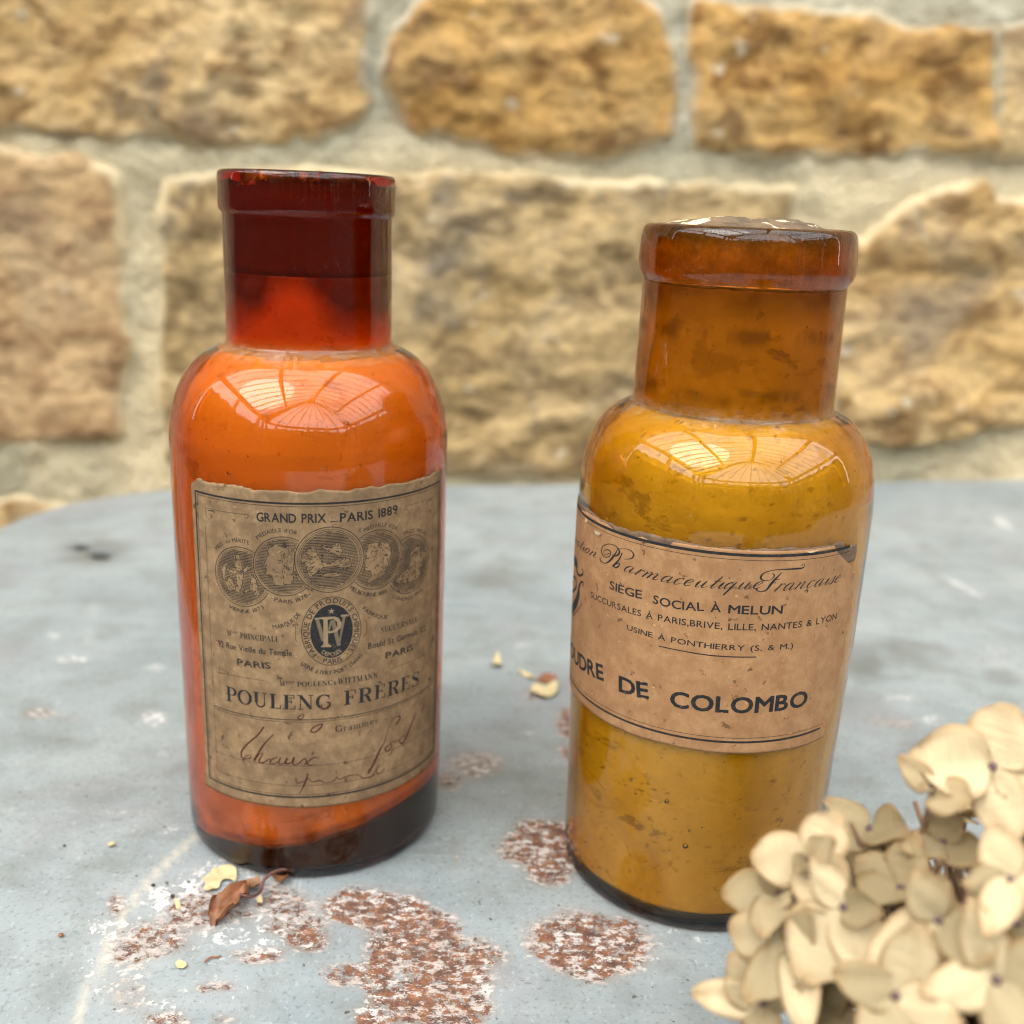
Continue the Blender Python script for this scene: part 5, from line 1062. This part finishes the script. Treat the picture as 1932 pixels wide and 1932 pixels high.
# the rest of the ball
g_ = PI * (3 - math.sqrt(5)); NB = 62
for k in range(NB):
    z = 1 - 1.55 * (k + .5) / NB; r = math.sqrt(max(0, 1 - z * z)); d = np.array([r * math.cos(g_ * k), r * math.sin(g_ * k), z])
    R = 3.2 * rp.uniform(.80, 1.0); p = HC + d * R * np.array([1, 1, .92]); 
    if p[2] < .35: p[2] = .35 + rp.uniform(0, .3)
    qx, qy = to_px(p)
    if (p - HC) @ camv(HC) > 0 and (min(math.hypot(qx - a, qy - b_) for a, b_ in key) < 52 or qy < 1600 + max(0, (1700 - qx)) * .3): continue
    if qx < 1560 and qy < 1780: continue
    floret(p, (d * .8 + camv(p) * .35).tolist(), 4, .84, tone=(rp.uniform(.1, .7), rp.uniform(.2, .9)))  # darker tones stand for the shadows inside the head
for k in range(110):       # thin bare stalklets inside the head
    d = np.array([rp.gauss(0, 1), rp.gauss(0, 1), rp.gauss(.35, .8)]); d /= np.linalg.norm(d); p = HC + d * rp.uniform(1.8, 3.6); p[2] = max(p[2], .2)
    qx, qy = to_px(p)
    if qy < 1500 or qx < 1500: continue
    b0 = HC + d * .3; mid = (b0 + p) / 2 + np.array([rp.uniform(-.5, .5) for _ in range(3)])
    v_, f_ = tube(smooth_path([q - [HC[0], HC[1], 0] for q in (b0, mid, p)], 4), .04, 5); obj('stalk', mesh('stalk', v_, f_, STEM), hyd)
pts = [HC - [HC[0], HC[1], 0], np.array([2.5, -1.2, 1.2]), np.array([8, -3, .5]), np.array([15, -6, .3])]
v_, f_ = tube(smooth_path(pts, 6), .22, 10); obj('stem', mesh('stem', v_, f_, STEM), hyd)

# ================================================================ litter on the table
YEL = plain('yellowed_leaf', (.52, .42, .23), .8, .12, 300, .3); BRN = plain('crisp_brown_leaf', (.22, .085, .035), .6, .3, 250, .5); DKB = plain('dark_crumb', (.05, .03, .022), .8, .3, 200, 0)
def flake(name, pts, mat, label, cat, lift=.04, curl=.12, th=.008, seed=0, group=None, veins=0, ripple=.06):
    """a thin crisp scrap: outline in photo pixels laid on the table, curled"""
    W3 = [on_table(*p)[:2] for p in pts]; c = np.mean(W3, 0); bm = bmesh.new()
    loc = [(p[0] - c[0], p[1] - c[1]) for p in smooth_path(np.vstack([W3, W3[:1]]), 4)[:-1]]
    vs = [bm.verts.new((x, y, 0)) for x, y in loc]; [bm.edges.new((vs[i], vs[(i + 1) % len(vs)])) for i in range(len(vs))]
    bmesh.ops.triangle_fill(bm, edges=bm.edges[:], use_beauty=True); bmesh.ops.subdivide_edges(bm, edges=bm.edges[:], cuts=2, use_grid_fill=True); bmesh.ops.triangulate(bm, faces=bm.faces[:])
    r = max(math.hypot(*q) for q in loc)
    for v in bm.verts:
        d = math.hypot(v.co.x, v.co.y) / r; v.co.z = lift + curl * d * d + ripple * float(fbm(v.co.x * 3 + seed, v.co.y * 3, seed, 3))
    bm.normal_update()
    top = bm.faces[:]; g2 = bmesh.ops.duplicate(bm, geom=bm.verts[:] + bm.edges[:] + bm.faces[:]); nv = [e for e in g2['geom'] if isinstance(e, bmesh.types.BMVert)]
    for v in nv: v.co.z -= th
    V = [tuple(v.co) for v in bm.verts]; bm.verts.index_update(); Fc = [tuple(q.index for q in f.verts) for f in bm.faces]; bm.free()
    o_ = obj(name, mesh(name, V, Fc, mat), None, (c[0], c[1], 0)); tag(o_, label, cat, group); return o_
yl = flake('leaf_scrap', [(380, 1662), (395, 1652), (405, 1642), (425, 1636), (443, 1640), (447, 1655), (444, 1668), (434, 1664), (424, 1662), (416, 1668), (413, 1678), (403, 1682), (392, 1686), (384, 1680), (388, 1672)], YEL, 'pale yellow notched scrap of leaf in front of the dark bottle', 'leaf scrap', .03, 0.030, seed=2)
flake('leaf_scrap', [(329, 1697), (336, 1700), (341, 1706), (339, 1718), (335, 1720), (331, 1708)], YEL, 'tiny yellow sliver on the rusty patch left of the curled brown leaf', 'leaf scrap', .03, 0.012, seed=3)
flake('leaf_scrap', [(203, 1595), (210, 1592), (217, 1594), (214, 1599), (206, 1600)], YEL, 'tiny yellow crumb of leaf on bare paint at the far left', 'leaf scrap', .03, 0.012, seed=4)
flake('leaf_scrap', [(929, 1262), (932, 1246), (940, 1241), (946, 1250), (944, 1262)], YEL, 'small upright yellow leaf bit between the bottles, farthest left of its group', 'leaf scrap', .03, 0.210, seed=5)
flake('leaf_scrap', [(976, 1267), (990, 1268), (1006, 1275), (1012, 1284), (1002, 1282), (986, 1276)], YEL, 'slender yellow leaf bit lying behind the widest yellow scrap between the bottles', 'leaf scrap', .03, 0.090, seed=6)
flake('leaf_scrap', [(1000, 1303), (1010, 1293), (1030, 1295), (1048, 1291), (1052, 1303), (1042, 1316), (1020, 1318), (1006, 1312)], YEL, 'widest yellow leaf scrap between the two bottles', 'leaf scrap', .03, 0.132, seed=7)
flake('leaf_scrap', [(1012, 1287), (1026, 1273), (1046, 1276), (1056, 1284), (1040, 1290)], BRN, 'faint brown leaf bit behind the widest yellow scrap', 'leaf scrap', .03, .03, seed=8)
# curled brown leaf with its stalk
def curled(name, c2, ang, L, W_, mat, seed, label, cat):
    n1_, n2_ = 15, 11; V = []
    for j in range(n1_):
        v_ = j / (n1_ - 1); wd = W_ * math.sin(PI * (v_ * .94 + .04)) ** .6 * (1 - .25 * v_)
        for i in range(n2_):
            a = (i / (n2_ - 1) - .5) * 2.6; R = wd * .55
            x = R * math.sin(a) * 1.1 + .05 * float(fbm(v_ * 4, a * 2, seed, 3)); z = .05 + .3 * math.sin(v_ * 2.6) * .6 + R * (1 - math.cos(a)) * .9 + .16 * float(fbm(v_ * 5, a * 2.5, seed + 3, 4)) - .05 * math.exp(-(a / .2) ** 2)
            y = (v_ - .5) * L + .08 * abs(a) * (1 - v_)
            V.append((x * math.cos(ang) - y * math.sin(ang), x * math.sin(ang) + y * math.cos(ang), z))
    k = len(V); V += [(x, y, z - .015) for x, y, z in V]; f0 = gridf(n2_, n1_); Fc = f0 + [tuple(i + k for i in f[::-1]) for f in f0]
    p = on_table(*c2); o_ = thing(name, label, cat, (p[0], p[1], 0)); obj('blade', mesh('blade', V, Fc, mat), o_); return o_, p
bl, p_ = curled('brown_leaf', (434, 1712), math.radians(-22), 1.35, .55, BRN, 4., 'curled crisp brown leaf with a thin arching stalk in front of the dark bottle', 'leaf')
def tpt(px, py, z): q = on_table(px, py, z); return q - [p_[0], p_[1], 0]
v_, f_ = tube(smooth_path([tpt(452, 1686, .45), tpt(470, 1692, .35), tpt(484, 1688, .25), tpt(492, 1680, .2), tpt(497, 1662, .3), tpt(512, 1648, .35), tpt(532, 1641, .3), tpt(555, 1639, .25)], 5), np.linspace(.03, .045, 36), 6)
obj('stalk', mesh('stalk', v_, f_, plain('leaf_stalk', (.11, .045, .035), .6, .2, 100)), bl)
flake('leaf_scrap', [(508, 1653), (522, 1656), (538, 1653), (545, 1662), (540, 1672), (528, 1668), (516, 1662)], BRN, 'small folded brown leaf bit under the arching stalk against the dark bottle', 'leaf scrap', .05, .22, seed=9, ripple=.08)
flake('leaf_scrap', [(448, 1678), (462, 1672), (478, 1670), (488, 1668), (492, 1676), (484, 1690), (470, 1684), (456, 1684)], plain('tan_leaf', (.24, .12, .055), .7, .3, 200, .4), 'ragged tan leaf piece tucked behind the curled brown leaf', 'leaf scrap', .06, .2, seed=10, ripple=.10)
flake('leaf_scrap', [(484, 1700), (492, 1696), (496, 1703), (492, 1711), (486, 1708)], YEL, 'little buff curl right of the curled brown leaf', 'leaf scrap', .03, 0.090, seed=11, ripple=.05)
flake('leaf_scrap', [(330, 1820), (338, 1813), (350, 1816), (352, 1826), (338, 1829)], YEL, 'small cream seed scale below the rusty patch', 'leaf scrap', .03, 0.018, seed=12)
v_, f_ = tube(smooth_path([on_table(*q, .03) for q in ((386, 1815), (398, 1806), (408, 1806), (417, 1803))], 4), .02, 5); tag(obj('twig', mesh('twig', v_, f_, BRN)), 'hair-thin bent brown twig on the flaking paint at lower left', 'twig')
def crumbs(px, py, r, label, grp=None, mat=None, sq=.6):
    q = on_table(px, py); V = []; rr = random.Random(int(px))
    for a in range(1, 5):
        for k in range(7): V.append((r * math.sin(PI * a / 5) * math.cos(2 * PI * k / 7) * rr.uniform(.75, 1.2), r * math.sin(PI * a / 5) * math.sin(2 * PI * k / 7) * rr.uniform(.75, 1.2), r * sq + r * sq * math.cos(PI * a / 5)))
    Fc = [(a * 7 + k, (a + 1) * 7 + k, (a + 1) * 7 + (k + 1) % 7, a * 7 + (k + 1) % 7) for a in range(3) for k in range(7)] + [tuple(range(7)), tuple(range(27, 20, -1))]
    tag(obj('crumb', mesh('crumb', V, Fc, mat or DKB), None, (q[0], q[1], 0)), label, 'crumb', grp)
crumbs(326, 1693, .06, 'round black seed beside the tiny yellow sliver on the rusty patch')
crumbs(289, 1672, .05, 'small black crumb upper left of the rusty patch')
crumbs(115, 1766, .055, 'dark reddish crumb on bare paint at the left, nearest the bottom corner', None, BRN)
crumbs(121, 1597, .04, 'small black crumb on bare paint at the far left beyond the brown one')
# ================================================================ the glazed roof overhead (seen mirrored in the shoulders of the bottles)
WHT = plain('white_painted_bars', (.42, .36, .28), .5, .08, 30, .05)
m = M('roof_glass'); t_ = m.n('ShaderNodeBsdfTransparent'); g_l = m.n('ShaderNodeBsdfGlossy'); g_l.inputs['Roughness'].default_value = .02; t_.inputs['Color'].default_value = (.93, .96, .95, 1)
fr = m.n('ShaderNodeFresnel'); fr.inputs['IOR'].default_value = 1.25; ms = m.n('ShaderNodeMixShader'); m.l(fr.outputs[0], ms.inputs[0]); m.l(t_.outputs[0], ms.inputs[1]); m.l(g_l.outputs[0], ms.inputs[2]); m.l(ms.outputs[0], m.out.inputs['Surface']); GLZ = m.m
con = thing('conservatory', 'glazed conservatory roof on posts sheltering the table, its bars fanning at one end', 'conservatory', (0, 0, 0))
XR, XL, XE, ZR, ZE, YH, YF = 52., -160., 264., 245., 140., -205., -360.
def barr(a, b_, w_, h_, name='glazing_bar'):
    a, b_ = np.array(a, float), np.array(b_, float); t = b_ - a; t /= np.linalg.norm(t); s_ = np.cross(t, [0, 0, 1.]); s_ = s_ / (np.linalg.norm(s_) + 1e-9) if np.linalg.norm(s_) > .05 else np.array([1., 0, 0]); u_ = np.cross(s_, t)
    V = [p + s_ * w_ / 2 * i + u_ * h_ / 2 * j for p in (a, b_) for i, j in ((-1, -1), (1, -1), (1, 1), (-1, 1))]
    obj(name, mesh(name, V, [(0, 1, 2, 3), (7, 6, 5, 4), (0, 4, 5, 1), (1, 5, 6, 2), (2, 6, 7, 3), (3, 7, 4, 0)], WHT, False), con)
def pane(pts): obj('pane', mesh('pane', pts, [tuple(range(len(pts)))], GLZ, False), con)
barr((XR, 62, ZR), (XR, YH, ZR), 9, 10, 'ridge_beam')
for x in (XL, XE): barr((x, 62, ZE), (x, -250, ZE), 9, 12, 'eave_beam')
ys = np.linspace(62, YH, 10)
for y in ys:
    for x in (XL, XE): barr((XR, y, ZR), (x, y, ZE), 2.6, 4)
for y0, y1 in zip(ys[:-1], ys[1:]):
    for x in (XL, XE): pane([(XR, y0, ZR + 1), (x, y0, ZE + 1), (x, y1, ZE + 1), (XR, y1, ZR + 1)])
for x, f in ((XL, .5), (XE, .5)): barr((XR + (x - XR) * f, 62, ZR + (ZE - ZR) * f - 4), (XR + (x - XR) * f, YH, ZR + (ZE - ZR) * f - 4), 7, 9, 'purlin')
fan = [(XL, YH), (XL, -245), (XL, -285), (-120, -325), (-65, -350), (-5, YF), (52, YF), (109, YF), (169, -350), (224, -325), (XE, -285), (XE, -245), (XE, YH)]
for k, (x, y) in enumerate(fan):
    if 0 < k < len(fan) - 1: barr((XR, YH, ZR), (x, y, ZE), 2.6, 4)
    if k: x0, y0 = fan[k - 1]; barr((x0, y0, ZE), (x, y, ZE), 9, 12, 'eave_beam'); pane([(XR, YH, ZR + 1), (x0, y0, ZE + 1), (x, y, ZE + 1)])
for x, y in fan + [(XL, 60), (XL, -70), (XE, 60), (XE, -70)]: barr((x, y, GROUND_Z), (x, y, ZE - 6), 9, 9, 'post')
low = fan[:]; low = [(XL, 60), (XL, -70)] + low + [(XE, -70), (XE, 60)]
for (x0, y0), (x1, y1) in zip(low[:-1], low[1:]):
    L = math.hypot(x1 - x0, y1 - y0); ux, uy = (x1 - x0) / L, (y1 - y0) / L; nx_, ny_ = uy * 5, -ux * 5
    V = [(x + i * nx_, y + i * ny_, z) for z in (GROUND_Z, 22) for x, y in ((x0, y0), (x1, y1)) for i in (-1, 1)]
    obj('dwarf_wall', mesh('dwarf_wall', V, [(0, 2, 3, 1), (4, 5, 7, 6), (0, 1, 5, 4), (2, 6, 7, 3), (0, 4, 6, 2), (1, 3, 7, 5)], PAV, False), con)
    barr((x0, y0, 80), (x1, y1, 80), 4, 4)
# foliage screen beyond the glass, added out of view to darken reflections
HG = plain('added_hedge_foliage', (.035, .055, .02), .9, .6, 9, .5)
for pts, lb in (((( -330, 60), (-330, -540)), 'tall clipped green foliage screen along the left, added unseen to darken reflections'), (((-330, -540), (420, -540)), 'tall clipped green foliage screen across the far end, added unseen to darken reflections'), (((420, -540), (420, 60)), 'tall clipped green foliage screen along the right, added unseen to darken reflections')):
    (x0, y0), (x1, y1) = pts; L = math.hypot(x1 - x0, y1 - y0); n = int(L / 12); V = []; prof_ = [(-35, GROUND_Z), (-38, 0), (-34, 120), (-20, 168), (0, 175), (20, 168), (34, 120), (38, 0), (35, GROUND_Z)]
    ux, uy = (x1 - x0) / L, (y1 - y0) / L
    for k in range(n + 1):
        for j, (d, z) in enumerate(prof_):
            dd = d * (1 + .25 * float(fbm(k * .6, j * .9, L, 3))); V.append((x0 + ux * L * k / n - uy * dd, y0 + uy * L * k / n + ux * dd, z + (14 * float(fbm(k * .8, j, 3, 2)) if z > 0 else 0)))
    tag(obj('added_hedge', mesh('added_hedge', V, gridf(len(prof_), n + 1), HG)), lb, 'added_hedge')
